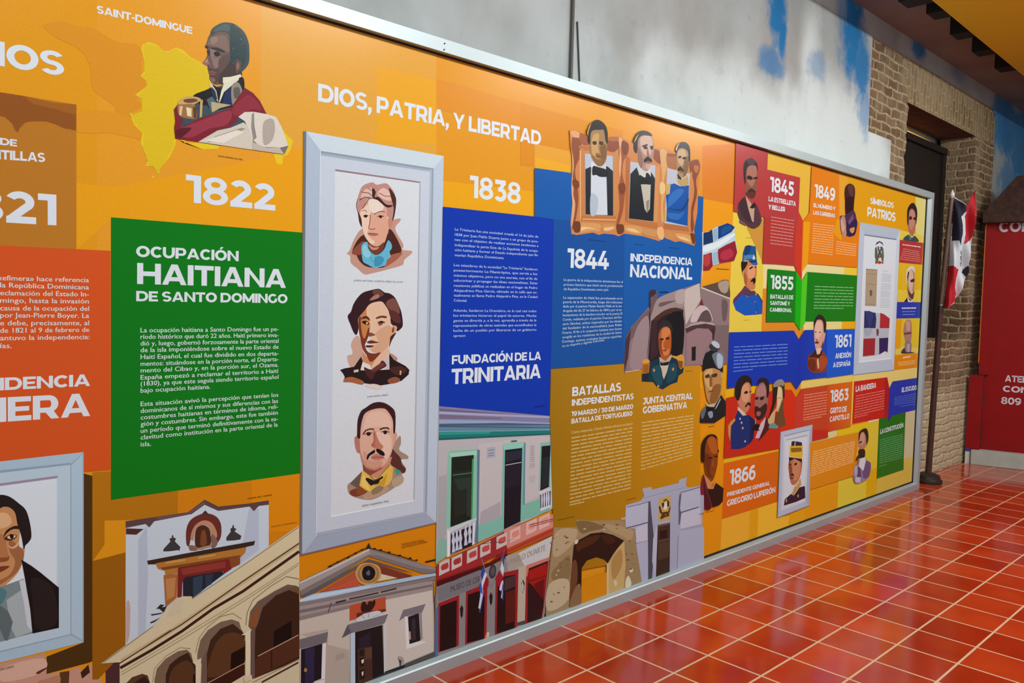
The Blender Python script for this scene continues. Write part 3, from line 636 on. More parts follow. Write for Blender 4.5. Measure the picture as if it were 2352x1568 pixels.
P('3C2417','1300,1080 1340,960 1450,860 1550,820 1632,850 1632,1380 1270,1530 1280,1130')
P('6D5A50','1225,1100 1240,990 1300,910 1440,825 1545,780 1610,790 1550,810 1440,860 1340,950 1300,1090 1280,1130')
P('8A5430','1232,1120 1240,1030 1330,930 1300,1040 1290,1115'); P('3A2418','1300,1140 1632,900 1632,1150 1300,1330')
P('140C0A','1428,1150 1570,1065 1575,1370 1420,1450'); P('512E1E','1280,1370 1632,1180 1632,1350 1270,1530'); L('B89878',8,'1300,1350 1625,1180')
L('2A1812',9,'1410,1300 1410,1450'); P('6A5650','1240,1130 1275,1130 1275,1520 1245,1540')
P('7A6654','815,1330 840,1220 900,1140 1000,1075 1090,1055 1150,1075 1165,1130 1195,1180 1190,1500 880,1640 840,1640 850,1400 815,1370')
P('3D2718','890,1330 920,1220 1000,1130 1100,1090 1170,1150 1195,1190 1190,1420 890,1640')
P('5C3A22','960,1250 1080,1160 1190,1210 1190,1400 900,1520',1); P('160D0A','1085,1330 1195,1270 1195,1400 1080,1460')
P('3A1A14','900,1570 1195,1415 1195,1500 960,1640 900,1640'); L('B0906C',7,'890,1570 1195,1405'); P('6E5A52','815,1370 850,1390 890,1300 880,1640 845,1640 850,1410')
P('7A6450','470,1540 490,1450 560,1370 660,1310 730,1298 765,1330 780,1400 800,1430 800,1640 475,1640')
P('3A2417','560,1500 590,1420 660,1360 740,1320 775,1390 800,1430 800,1640 560,1640'); P('583822','600,1480 700,1390 780,1430 790,1640 600,1640',1); P('1C100C','780,1500 800,1490 800,1600 780,1600')
P('553C28','240,1570 290,1520 370,1492 415,1505 432,1560 435,1640 240,1640'); P('33201A','300,1570 390,1510 430,1560 430,1640 290,1640')
P('E2D8B8','1200,1150 1240,1150 1240,1520 1200,1540'); P('DDD3B2','775,1400 845,1365 830,1640 800,1640 800,1420'); P('E6DCBE','1165,1180 1250,1130 1240,1155 1200,1180'); P('D6CBA8','1185,1520 1250,1500 1255,1540 1190,1560')
P('D2C8A6','1250,1560 1632,1370 1632,1640 1150,1640'); L('4A2C20',14,'1330,1560 1625,1400'); L('7C6A50',5,'1260,1560 1630,1375')
L('8A7A58',5,'1205,1100 1215,1000 1260,900 1400,790 1530,710 1632,730'); L('9A8A68',4,'800,1320 830,1200 890,1120 1000,1030 1100,1005 1170,1050'); L('9A8A68',4,'455,1560 470,1450 560,1350 680,1280 760,1290')
C(0,0,2352,2352)
# ---- tall white frame with three portraits ---------------------------------
C(680,290,1040,1526)
G('printed_frame','tall white frame around three painted heads')
P('6E7478','68,48 95,50 58,4166 34,4176')
P('B6C6D8','95,50 1434,290 1363,3858 54,4166')
P('C9D9E2','95,50 1434,290 1334,410 236,240')
P('AEBED0','95,50 236,240 195,3988 54,4166')
P('BACBDB','1434,290 1363,3858 1268,3771 1334,410')
P('9FADC2','54,4166 1363,3858 1268,3771 195,3988')
P('7C6A70','54,4160 1363,3852 1363,3862 40,4178')
P('C4D0DE','236,240 1334,410 1268,3771 195,3988')
P('8D9CAC','236,240 1334,410 1333,428 236,262'); P('A3B0C0','236,262 1333,428 1333,446 236,284'); P('93A1B2','1334,410 1318,410 1250,3760 1268,3771'); P('ADBAC9','1318,420 1300,420 1234,3762 1250,3760'); P('D6E0EA','236,240 228,240 187,3990 195,3988')
P('A5B1C2','195,3988 1268,3771 1268,3745 195,3955')
P('D4DCE2','375,418 1208,540 1149,3644 333,3803'); P('93797E','375,418 1208,540 1200,553 378,436'); P('A9B2BC','1208,540 1196,545 1137,3646 1149,3644'); P('E4F0F2','333,3803 1149,3644 1149,3634 333,3788')
T('JOSEFA ANTONIA «CHEPITA» PÉREZ DE LA PAZ',(556,1508),(1037,1524),(556,1492),col='32404A',name='caption')
G('printed_portrait','woman with swept back hair and a blue ruffled collar')
P('C09484','520,1200 560,1100 620,1010 700,980 980,900 1010,920 960,1000 1040,1150 1030,1200 1130,1220 1050,1300 1030,1350 900,1390 740,1430 660,1440 600,1390 530,1330 520,1260 490,1240',1)
P('4A2018','600,1100 680,1050 870,1060 900,1000 940,1030 1000,1140 1020,1220 960,1280 860,1370 700,1370 620,1320 580,1250 540,1220',1)
P('8A4A38','540,1220 600,1150 660,1120 640,1240 560,1250',1); P('A55E48','900,1260 1030,1230 960,1310 860,1370 870,1320',1)
P('D9A58C','610,830 640,780 720,700 800,720 870,800 890,900 925,900 930,960 895,1000 875,1080 850,1140 800,1170 740,1160 690,1110 655,1040 630,950',1)
P('E8C9B4','620,850 650,800 730,740 720,830 705,990 690,1040 720,1090 760,1120 740,1150 690,1110 650,1030',1)
P('E6D6C8','700,720 790,720 850,790 790,840 720,830',1)
P('44201C','580,770 600,690 640,660 620,750 600,820 630,900 635,980 610,930 598,850',1)
P('BC8A80','585,760 620,620 660,570 740,546 780,570 870,555 920,600 955,660 965,760 950,860 935,920 910,900 880,860 870,790 760,690 700,700 640,800 605,840',1)
P('DDB4A8','625,680 660,620 730,600 755,660 700,690 640,700',1); P('E0BAAC','790,640 850,600 920,660 930,720 870,720 800,680',1)
P('3A1A18','740,600 770,640 760,690 800,690 870,760 940,770 880,790 790,720 745,700 735,650',1)
P('4A241E','900,600 960,680 968,760 950,880 930,920 945,800 920,700',1); L('4A241E',6,'630,640 700,650 750,690'); L('4A241E',7,'610,720 660,690 740,700'); L('4A241E',5,'800,650 860,680 920,680'); L('5A2C24',5,'690,600 740,630 760,680'); L('5A2C24',6,'640,800 680,740 710,700')
L('4A241E',5,'640,825 665,815 685,835'); L('4A241E',6,'755,855 810,828 860,832'); L('3A1A14',6,'645,875 670,862 700,872'); P('20100E','655,868 690,868 680,888 660,885',1); L('3A1A14',6,'785,880 815,868 850,878'); P('20100E','802,870 832,872 825,893 808,890',1)
L('6A3024',6,'718,860 712,940 700,995 730,1005 765,995'); P('B46A60','690,1042 740,1038 795,1050 760,1068 715,1062',1); L('6A3024',5,'690,1042 740,1046 795,1050')
P('C4846C','895,900 925,900 930,960 900,985',1)
P('6E3A2C','690,1120 740,1165 800,1165 850,1130 840,1200 780,1250 720,1230',1); P('C78E78','700,1150 750,1180 800,1175 780,1200 730,1200',1)
P('62B4D2','630,1170 660,1130 690,1130 700,1190 740,1240 790,1250 850,1200 890,1110 925,1150 925,1190 905,1220 915,1270 880,1300 865,1350 810,1370 760,1380 700,1350 650,1320 635,1260',1)
P('8CCBDC','640,1180 670,1150 690,1190 720,1250 690,1280 650,1250',1); P('3F92B4','760,1290 800,1260 850,1290 820,1350 760,1360',1); L('3F7E9C',5,'720,1270 730,1310 770,1310 760,1270')
C(680,640,1040,2016)
G('printed_portrait','young man with dark wavy hair and a brown bow tie')
P('C9A392','740,760 800,740 850,900 840,1100 700,1140 650,1000 720,960 700,850',1); P('B58A78','1190,950 1290,1010 1280,1060 1200,1040',1)
P('C98A5C','850,930 900,1000 1100,930 1190,900 1180,1000 1030,1180 950,1150 850,1060')
P('DDB79C','1190,900 1190,1010 1050,1160 960,1160 1000,1060 1090,950',1)
P('7A3418','800,500 880,470 940,530 940,650 930,720 900,800 880,860 920,940 1000,960 1080,950 990,1050 940,1060 900,980 850,900 820,760 800,650',1)
P('C77F48','830,470 900,330 960,340 960,600 920,640 880,760 850,740 830,620',1)
P('E0BC9E','910,340 1000,300 1100,290 1170,380 1205,480 1215,640 1210,780 1190,880 1130,930 1080,940 1000,950 930,900 990,860 920,800 950,770 940,560 900,460',1)
P('D2A484','1020,690 1200,600 1200,800 1130,920 1000,945 960,900 1010,850 1060,820',1)
P('33141A','660,470 700,420 730,330 780,250 850,180 960,145 1060,130 1130,175 1200,190 1270,250 1330,380 1355,470 1365,600 1330,650 1290,670 1240,600 1210,560 1200,450 1140,340 1080,290 950,320 880,400 830,460 790,520 795,640 770,720 730,680 690,580 665,520',1)
P('6A3E36','980,150 1060,140 1120,200 1080,230 1000,270 930,280 1000,220 980,190',1); P('A8786C','990,220 1050,200 1060,240 980,270 940,270',1)
P('7A4A40','1150,300 1250,250 1310,340 1320,450 1250,430 1180,380',1); P('5A2A28','1190,400 1300,440 1340,560 1270,560 1210,500',1)
P('D8A684','1215,640 1240,600 1290,620 1270,690 1225,740 1210,730',1); P('8A4424','1230,640 1255,620 1250,680 1225,690',1); P('4A2018','1210,740 1280,690 1220,800 1190,880 1200,800',1)
P('4A1E14','820,520 870,482 920,490 945,540 900,510 850,515',1); P('6A3220','1020,500 1080,475 1150,480 1155,505 1090,500 1030,515',1)
P('2A120E','840,550 890,540 930,570 925,590 870,580',1); P('E8D4C0','890,560 915,560 915,580 895,580'); P('20100C','862,545 890,548 888,575 866,572',1)
P('5A3226','1040,560 1090,540 1140,560 1100,572 1060,575',1); P('9A5A38','1050,575 1110,575 1085,600 1060,600',1); P('24100C','1072,548 1100,548 1098,570 1076,570',1)
P('8A4A2C','940,690 1000,710 1010,725 970,735 930,740',1); P('6A2C18','905,810 960,790 1000,800 1060,820 1000,828 930,830',1); P('5C2614','895,855 990,858 960,880 900,880',1)
P('E0DAD6','850,1065 950,1110 960,1160 1050,1150 1190,960 1195,1160 1100,1180 820,1175'); P('C4BCC0','1120,1060 1190,970 1195,1160 1130,1160')
P('24100F','560,1170 620,1150 740,1130 830,1000 850,1060 820,1175 900,1180 1195,1165 1190,960 1250,1040 1400,1120 1450,1170 1440,1230 1350,1310 1200,1350 1080,1370 860,1340 720,1320 600,1325 620,1260 600,1220')
P('A5623C','620,1280 700,1260 780,1280 860,1320 840,1360 700,1330 610,1325',1); P('8E5234','1170,1300 1260,1260 1330,1290 1300,1330 1200,1345',1); P('4A241C','1200,1150 1330,1120 1420,1180 1320,1240 1240,1210',1)
P('D8C0AC','735,1175 795,1162 795,1195 735,1205'); P('CFA890','1325,1180 1350,1180 1340,1240 1325,1230'); P('DCCFC4','880,1370 1000,1350 1110,1390 1050,1420 940,1400',1)
P('4A211E','870,1135 950,1165 1040,1130 1100,1050 1155,1110 1110,1150 1020,1200 980,1280 950,1290 900,1240 880,1190',1); P('6E3430','960,1170 1090,1080 1130,1110 1000,1190',1)
T('JUAN ISIDRO PÉREZ',(908,1527),(1178,1502),(908,1507),col='32404A',name='caption')
C(0,0,2352,2352)
C(680,890,1040,1411)
G('printed_portrait','man with a black moustache and a yellow shirt')
P('A48A78','870,520 930,430 940,500 925,560 1000,610 1000,640 940,650 985,730 950,780 955,850 880,900 800,950 660,1010 500,975 460,920 470,860 560,850 850,780 830,640',1)
P('5A3028','860,550 890,580 935,630 950,690 985,730 960,770 890,720 850,690 835,630',1); P('7A3E2C','480,930 560,900 650,920 560,975 500,970',1); P('B89A7E','640,900 800,880 820,930 660,1005 600,990',1); P('8C7A5E','690,870 780,880 760,930 680,960',1)
P('3F9A8A','885,735 940,750 905,785',1); P('6A584E','480,860 560,780 595,745 570,890 540,900'); P('8A4A2C','560,880 640,920 600,960 540,950',1); P('B8A088','860,830 950,790 960,850 880,895',1)
P('E0B94E','590,745 660,790 720,800 840,690 870,720 860,820 830,870 790,890 740,880 700,900 660,935 620,920 565,880'); P('C99C34','700,880 790,880 820,760 770,830 690,870'); P('EACB6A','600,770 640,850 660,930 580,880')
P('C98A72','600,690 860,620 840,690 720,815 660,790 600,745'); P('8A4A38','590,650 660,730 780,720 660,790 600,745')
P('B87866','522,450 545,435 565,460 572,580 545,580 525,520',1); P('D4A08A','870,410 900,405 905,440 875,520 855,550',1)
P('D9AE98','570,450 580,350 620,230 700,190 800,190 860,250 870,400 865,540 830,640 780,700 710,740 650,720 590,640 570,560',1)
P('E3BEA8','640,240 760,210 830,260 850,360 760,350 640,360 600,380',1); P('E4C2AE','720,400 840,430 850,560 800,640 760,520',1)
P('C07A64','690,400 700,380 740,480 780,530 740,560 680,530 670,510 690,480',1); P('B46450','672,520 695,480 690,410 705,400 705,500 700,530',1)
P('C58A74','570,560 600,640 660,720 780,700 720,742 650,735 600,690 580,640',1); P('CF9880','600,570 640,600 640,640 690,660 750,650 770,690 700,720 630,690',1)
P('3A1418','545,410 550,290 580,210 620,180 680,140 740,128 800,140 860,180 885,220 890,300 885,400 870,400 865,290 820,210 780,185 700,190 620,225 590,290 575,370 570,455 545,440',1)
L('2A1210',10,'595,420 620,385 660,370 695,372'); L('2A1210',12,'748,375 780,362 820,360 830,375')
L('3A1C18',6,'610,420 645,400 680,408'); P('2A1612','630,402 665,402 660,428 635,428',1); L('3A1C18',6,'760,400 795,385 835,400'); P('2A1612','780,388 812,388 808,414 785,414',1)
P('14100E','630,640 640,600 690,562 705,560 700,585 660,610 640,645',1); P('14100E','715,555 740,550 785,580 790,610 760,605 725,580',1)
P('BF7A6C','670,625 710,595 760,605 790,630 750,645 700,648',1); L('7A3C34',5,'670,628 720,622 780,625'); L('A05A4A',6,'640,720 700,745 760,720')
P('1E1A1C','620,820 640,810 690,830 730,820 770,795 778,810 750,830 735,860 690,870 670,880 640,850',1); L('4A2C24',4,'660,790 690,820 720,825 840,690')
T('PEDRO ALEJANDRO PINA',(590,1073),(830,1028),(590,1055),col='32404A',name='caption')
C(680,1190,1010,1369)
G('printed_building','old prison front with a triangular pediment')
P('C7BFB2','28,960 1300,660 1320,1265 820,1480 500,1600 28,1620')
P('CFC9C0','820,760 1290,680 1300,1260 830,1460'); P('B5AA9E','40,1100 300,1050 300,1200 500,1250 510,1600 260,1620 260,1200')
P('7D7674','28,600 700,285 1325,470 1325,520 1200,520 690,360 60,750 28,700'); P('A39C98','28,620 690,300 1000,390 690,340 28,690'); P('605B5E','30,740 690,385 1120,520 1020,500 690,410 100,750')
P('C9C9C9','28,605 360,450 690,288 700,300 370,465 28,622'); L('2A2624',8,'300,460 400,410 540,340 640,290 690,280 800,305 920,340 1000,360 1120,400')
P('2A2A2A','660,285 690,230 705,270 715,285'); P('1E1A18','1220,410 1325,385 1325,400 1240,420'); P('8D8786','700,300 1325,470 1325,495 1150,470 700,330')
for _x,_y in [(320,455),(390,415),(490,370),(560,330),(620,300),(740,288),(800,300),(880,322),(980,352),(1080,378),(1140,398)]: P('1C1816',f'{_x-14},{_y+6} {_x-8},{_y-6} {_x+12},{_y-10} {_x+16},{_y+4}')
P('C0573C','215,700 570,490 600,640'); P('7A382A','770,440 1110,545 960,570 760,520'); P('B0563C','215,700 590,480 580,560 400,640'); P('D2CBA6','800,525 960,565 770,600')
P('C49A62','560,520 600,440 690,420 780,450 805,520 780,590 690,635 600,610',1); P('A07744','580,520 620,450 700,430 770,470 785,530 760,590 690,615 610,590',1); P('B98E58','600,520 630,460 700,445 755,480 765,530 740,575 690,600 630,585',1); P('14151A','622,520 640,465 690,448 735,475 750,520 730,570 685,590 640,575',1); P('5E6470','660,520 690,490 700,530 680,540',1)
P('A7C5E0','28,770 160,715 740,620 1140,545 1325,520 1325,545 700,665 220,765 28,798'); P('C3D8E8','28,775 200,720 700,640 700,650 180,760 28,790')
P('867D7C','28,800 700,670 1325,550 1325,580 700,720 28,840'); P('9E9694','28,835 300,785 1290,590 1320,600 1290,680 850,770 28,968'); P('776E6E','28,870 1290,625 1290,645 28,900'); P('8A8080','28,930 850,750 850,770 28,968')
L('3A3434',16,'370,800 470,775'); L('3A3434',14,'500,765 600,745 780,705'); L('3A3434',14,'800,700 950,665'); L('4A4444',8,'330,800 300,890')
P('BC5234','505,825 845,742 850,880 560,955 505,970'); P('2E1C18','610,860 620,800 650,790 670,820 690,785 720,790 740,770 750,800 735,840 700,880 630,890',1); P('6A2A1E','570,900 620,890 850,860 850,880 570,940')
P('C9D3D6','560,955 640,905 760,875 800,880 800,910 570,980'); L('7A8488',5,'620,920 650,960'); L('7A8488',5,'690,900 680,940')
P('D8DADA','485,1000 870,895 880,905 860,925'); P('77747A','485,1010 872,905 835,995 520,1085 430,1135'); P('5C5A62','485,1010 520,1085 430,1135')
P('B9CFE0','512,1090 555,1080 555,1600 510,1600'); P('D0D2D0','825,1000 855,985 850,1440 830,1470'); P('1C1A1C','555,1080 815,1010 830,1480 720,1530 560,1600'); P('2A2230','590,1140 700,1080 700,1220 600,1260'); P('4A3024','580,1240 715,1215 720,1530 585,1570'); P('241C1A','595,1250 640,1240 640,1300 595,1310 595,1330 640,1320 640,1400 595,1410 595,1440 645,1430 645,1520 595,1540'); P('5E4030','650,1230 715,1218 715,1330 650,1345'); P('D6DCC8','612,1345 640,1335 635,1370 618,1378'); P('C9CFC8','615,1460 635,1450 632,1490 620,1495')
P('716C70','28,1150 300,1078 285,1180 45,1240 28,1240'); P('1A1820','42,1245 245,1190 240,1520 40,1600'); P('2C2A48','80,1240 170,1215 165,1560 80,1580'); P('DFE2E0','245,1190 280,1180 270,1525 235,1530'); P('A88A50','75,1420 100,1430 95,1460 70,1455'); P('D8DADA','160,1560 270,1530 270,1560 160,1590')
P('7C7880','1015,870 1230,812 1195,895 1035,935 975,975'); P('E2E4E4','1030,930 1060,935 1075,1190 1225,1165 1225,1180 1045,1245'); P('1D1B20','1060,935 1165,900 1180,1160 1075,1195'); P('34303A','1095,960 1130,950 1135,1150 1100,1170'); P('8E8A90','1170,900 1190,895 1200,1145 1182,1155'); P('C09A8A','1065,1070 1085,1075 1090,1150 1072,1150')
P('A8A29A','965,1310 1020,1330 1025,1420 1040,1440 975,1450 985,1380',1); P('4A4448','960,1320 980,1345 1000,1350 985,1420 975,1360',1); P('A99C98','370,1300 455,1272 460,1325 370,1355')
P('54504E','1030,1380 1310,1265 1325,1310 830,1480 830,1470 975,1430 1020,1440'); P('3A3A3C','820,1480 1325,1310 1340,1330 700,1560 700,1530'); L('5A5654',8,'1300,600 1305,780 1325,920')
P('5A7090','1315,720 1342,700 1340,1325 1310,1320')
T('ANTIGUA CÁRCEL PÚBLICA,',(1005,255),(1215,213),(1005,238),col='6A4208',name='caption')
T('(HOY MUSEO DE LA CATEDRAL)',(1005,283),(1245,226),(1005,266),col='6A4208',name='caption')
# teal house and the museum below it
C(990,880,1300,1157)
G('printed_building','mint and grey town house with dark shuttered doors')
P('B9B9BC','62,190 1078,280 1065,1060 830,1170 620,1260 130,1480 35,1545 55,480')
P('C4C0C2','400,520 900,450 1040,460 1010,900 790,1040 400,1220'); P('A9ABB0','60,800 130,780 130,1240 110,1340 45,1340'); P('ABA9B2','420,1100 590,1010 590,1140 410,1210')
P('8582A6','64,192 1078,283 1075,395 62,400'); P('6E6488','64,215 1000,290 1000,300 64,235'); P('A6ACD0','64,240 1075,285 1075,300 64,262'); P('7A6C88','64,265 600,295 600,305 64,300'); P('96AACC','64,310 600,320 1075,340 1075,352 620,345 64,355'); P('4A607C','64,345 620,338 1075,350 1075,358 64,362'); P('6E92AE','62,370 1075,358 1075,375 62,385'); P('3E6074','62,362 1075,372 1075,380 62,375'); P('5C8AA0','62,385 1075,378 1075,395 62,410')
P('1E7A78','62,412 1072,396 1070,428 60,485'); L('8AC0C8',5,'62,412 640,405 1072,396'); P('2E9A90','62,420 500,412 500,430 62,440'); P('145E62','60,470 1070,425 1070,435 60,485')
P('8AC4AE','140,590 165,575 390,562 412,572 400,1160 160,1240 120,1250'); P('5E7A96','390,565 412,570 398,1370 366,1360 385,1160'); P('A4D4C0','140,600 390,575 385,615 170,635')
P('17211C','170,632 360,612 345,1160 160,1230'); P('1E2A22','175,760 350,740 340,1100 200,1140'); L('4A7A5A',8,'180,785 345,765'); P('253A30','190,820 335,800 330,1130 300,1140 300,900 230,920'); P('3E9A5A','345,650 360,640 348,1160 335,1165')
P('7FBFAE','600,1140 400,1215 398,1350 615,1260'); P('7CBCAA','790,1035 1010,960 1010,1090 770,1180'); P('88B8A6','50,1340 130,1330 130,1480 35,1545')
P('78BFAE','612,518 800,502 800,1045 770,1180 750,1180 760,560 630,575 612,1260 595,1250'); P('8ED0BE','612,520 800,505 775,550 620,570'); P('141620','628,570 775,552 760,1180 618,1250'); P('262A3A','632,590 770,570 765,640 630,680'); L('B0B8CC',7,'632,700 768,675'); P('201C2C','632,710 768,690 762,860 625,900'); P('6A8FA4','790,505 805,510 795,1040 780,1040')
P('2E6A6A','680,490 730,485 730,500 680,505')
P('82C2B0','930,510 1045,495 1040,880 1005,900 1015,530 945,540 925,920 915,920'); P('15191E','942,538 1018,530 1005,885 930,920'); P('1E2A2E','945,640 1012,625 1005,870 935,900'); P('CBD8DA','1018,530 1045,540 1030,1060 1018,1060'); P('3A3E48','1048,440 1070,430 1068,520 1050,530')
P('A8B0C0','475,550 545,540 545,630 472,645'); L('6A6E80',5,'485,575 535,565'); L('6A6E80',5,'485,600 535,592'); L('6A6E80',5,'485,620 535,612')
for _i in range(9): L('7E7E90',5,f'{842+(_i%2)*4},{540+_i*16} {880},{535+_i*16}')
for _i in range(5): L('9A9AA6',4,f'840,{690+_i*9} 885,{680+_i*9}'); L('A6A6AE',4,f'835,{800+_i*12} 885,{788+_i*12}')
P('C8D2DA','120,1250 385,1150 380,1170 140,1285'); P('E4E8EE','130,1260 155,1265 155,1480 130,1490'); P('221C2A','165,1285 365,1210 360,1380 160,1460')
for _x,_y in [(185,1390),(215,1375),(245,1365),(290,1330),(325,1310)]: P('C4CCE0',f'{_x-14},{_y-110} {_x+10},{_y-118} {_x+6},{_y-90} {_x+16},{_y-40} {_x+8},{_y-10} {_x+16},{_y+50} {_x-14},{_y+60} {_x-8},{_y} {_x-16},{_y-40} {_x-8},{_y-80}')
P('DADFE6','350,1190 370,1180 365,1375 345,1385'); P('CFD6DE','915,930 1030,890 1030,905 925,950'); P('1C1C2C','930,955 1020,920 1015,1050 932,1085')
for _x in (945,965,985,1003): P('C8D0E2',f'{_x-6},{1180-_x*.25:.0f} {_x+5},{1175-_x*.25:.0f} {_x+8},{1230-_x*.25:.0f} {_x+4},{1310-_x*.25:.0f} {_x-6},{1315-_x*.25:.0f} {_x-8},{1235-_x*.25:.0f}')
P('D4DAE0','930,1070 1015,1040 1015,1060 930,1095')
C(980,1180,1300,1434)
G('printed_building','museum front with red doors and two crossed flags')
P('8C8A8C','90,740 400,640 780,470 1285,220 1250,480 1200,1060 95,1470 75,1430')
P('C9CBCE','930,400 1285,220 1250,440 1020,530 935,570'); P('A8A29A','800,430 930,390 1010,560 1000,1090 920,1110'); P('BDB4A0','930,540 1020,530 1000,1090 925,1110'); P('7A7A80','95,760 540,560 540,740 110,900')
P('A02A30','90,520 520,320 780,185 1310,-10 1300,140 700,430 95,740'); P('D28C80','780,160 1312,-10 1308,130 820,350'); P('8E1E22','92,670 640,490 820,350 820,420 95,745'); P('B84A2C','820,350 1300,130 1290,210 820,410'); L('7A2A18',6,'830,380 1290,160'); P('4A1218','92,690 640,500 820,400 820,425 640,530 95,745')
P('D69A8C','90,515 200,450 200,465 120,500'); L('C88A74',8,'230,430 520,310 700,220 960,75')
for _x,_y,_c in [(170,545,'B03A3C'),(298,490,'A83438'),(457,420,'B8484A'),(592,360,'C0504E'),(760,275,'C25450'),(898,210,'D88C82'),(1066,130,'DC9890'),(1200,75,'DE9C92')]:
    P('C9C2BC' if _x<850 else 'E0B8B0',f'{_x-52},{_y-42} {_x+56},{_y-92} {_x+54},{_y+35} {_x-54},{_y+88}'); P(_c,f'{_x-32},{_y-12} {_x-16},{_y-30} {_x+40},{_y-52} {_x+45},{_y-5} {_x+28},{_y+15} {_x-20},{_y+32} {_x-34},{_y+15}')
L('5A4038',6,'540,310 640,290 780,285'); L('B08A80',6,'820,270 900,250')
L('7A2A20',7,'1045,110 1290,48'); L('7A2A20',6,'1055,128 1290,66')
T('MUSEO DE CER',(236,800),(540,690),(236,740),col='4A4648',name='caption')
T('N PABLO DUARTE',(800,540),(1210,370),(800,480),col='9A968E',name='caption')
for _q,_d in [('110,915 325,828 320,1350 110,1420','130,945 300,880 295,1360 125,1410'),('395,795 530,740 615,760 605,1270 385,1340','415,825 520,790 590,800 580,1280 405,1320'),('700,700 780,600 935,565 920,1170 690,1240','720,730 790,640 905,620 895,1170 710,1225'),('1015,525 1250,440 1195,960 1170,1100 1000,1140','1040,560 1235,475 1190,920 1170,1080 1025,1110')]:
    P('9A2228',_q); P('1E1010',_d)
P('CC7C6C','1015,525 1250,440 1245,480 1040,560 1025,640 1010,640'); P('A81C14','1040,575 1230,490 1215,650 1190,880 1150,830 1090,740 1040,700'); P('7E1A14','1040,680 1220,620 1215,640 1045,700'); P('3A1A20','1040,555 1235,478 1232,500 1040,580'); P('6A1212','1090,720 1200,660 1190,880 1140,820'); P('4A3036','790,660 905,625 905,740 790,790'); P('5A1C16','800,800 900,770 890,1100 800,1130'); P('2E1416','1030,720 1090,740 1170,860 1175,1080 1030,1110'); P('D88A74','605,1215 615,1210 610,1270 585,1285'); P('D8D0B0','612,1215 632,1210 630,1260 612,1270'); P('4A4A50','1000,1090 920,1115 920,1145 1000,1130')
P('3C3A40','630,590 650,530 685,518 705,560 695,630 665,660 640,645',1); P('56545A','645,590 660,550 685,545 690,600 665,635',1)
for _x,_y in [(350,1000),(652,870),(980,740)]: P('241C20',f'{_x-18},{_y-30} {_x},{_y-70} {_x+18},{_y-35} {_x+12},{_y+40} {_x},{_y+70} {_x-12},{_y+40}')
P('B9B5B0','962,730 975,680 992,740 985,800 970,790')
L('8A8684',7,'556,460 600,600 655,745'); L('8A8684',7,'790,370 740,520 660,745')
P('2A4AA0','545,620 560,540 590,580 560,680'); P('D6DAE8','555,690 590,590 610,620 570,730 570,840 545,960 530,960 545,760'); P('9A1C2C','565,760 600,640 625,660 625,730 580,850'); P('3A5ABA','530,720 550,700 560,760 570,860 535,1020 525,960 540,860'); P('D0D8EA','545,800 565,830 540,970 520,965')
P('2E4AA8','765,440 788,370 785,500 780,560'); P('D6DAE8','745,560 765,480 785,560 775,640'); P('A01C30','695,660 735,575 775,650 760,700 740,760 710,720'); P('D6DAE8','735,770 755,700 775,670 780,740 750,790'); P('3A46A6','755,850 770,700 782,740 775,890'); P('CDD4E8','752,860 765,770 770,780 765,860')
P('3A3C3E','95,1470 700,1245 1170,1085 1434,980 1434,1010 1000,1150 80,1500')
P('54709A','75,1000 110,930 105,1480 75,1500')
# ---- blue block 1838 ---------------------------------------------------------
C(1000,380,1300,811)
T('1838',(212,197),(528,240),(205,58),name='heading')
G('text_block','royal blue block under the year 1838')
P('0034AC','42,256 735,330 703,1552 20,1492')
NEWB[0] = 1
for i,s in enumerate(['La Trinitaria fue una sociedad creada el 16 de julio de','1838 por Juan Pablo Duarte junto a un grupo de jove-','nes con el objetivo de realizar acciones tendentes a','independizar la parte Este de La Española de la ocupa-','ción haitiana y formar el Estado independiente que lla-','marían República Dominicana.']):
    TXT(s,(115,[403,436,467,500,531,563][i]),(([634]*5+[422])[i],[449,479,506,537,563,581][i]),16,col='B4C8E4')
NEWB[0] = 1
for i,s in enumerate(['Los miembros de la sociedad "La Trinitaria" fundaron','posteriormente La Filantrópica, que servía a los','mismos objetivos, pero no era secreta, con el fin de','adoctrinar y propagar las ideas nacionalistas. Estas','reuniones públicas se realizaban en el hogar de Pedro','Alejandrino Pina García, ubicado en la calle que ac-','tualmente se llama Pedro Alejandro Pina, en la Ciudad','Colonial.']):
    TXT(s,(109,[625,657,689,720,752,783,813,844][i]),(([628]*7+[192])[i],[652,680,710,737,766,794,822,846][i]),16,col='B4C8E4')
NEWB[0] = 1
for i,s in enumerate(['Además, fundaron La Dramática, en la cual casi todos','los trinitarios hicieron el papel de actores. Mucha','gente se divertía y, a la vez, aprendía a través de la','representación de obras teatrales que escenificaban la','lucha de un pueblo por liberarse de un gobierno','opresor.']):
    TXT(s,(106,[907,938,970,1001,1032,1064][i]),(([622]*5+[186])[i],[910,939,967,996,1025,1062][i]),16,col='B4C8E4')
T('FUNDACIÓN DE LA',(97,1234),(650,1205),(97,1178),name='heading')
T('TRINITARIA',(94,1358),(648,1318),(94,1262),name='heading')
L('001A70',7,'612,1498 678,1490')
C(0,0,2352,2352)
T('DIOS, PATRIA, Y LIBERTAD',(730,232),(1242,334),(730,191),name='heading')
T('1822',(426,464),(632,484),(426,400),name='heading')
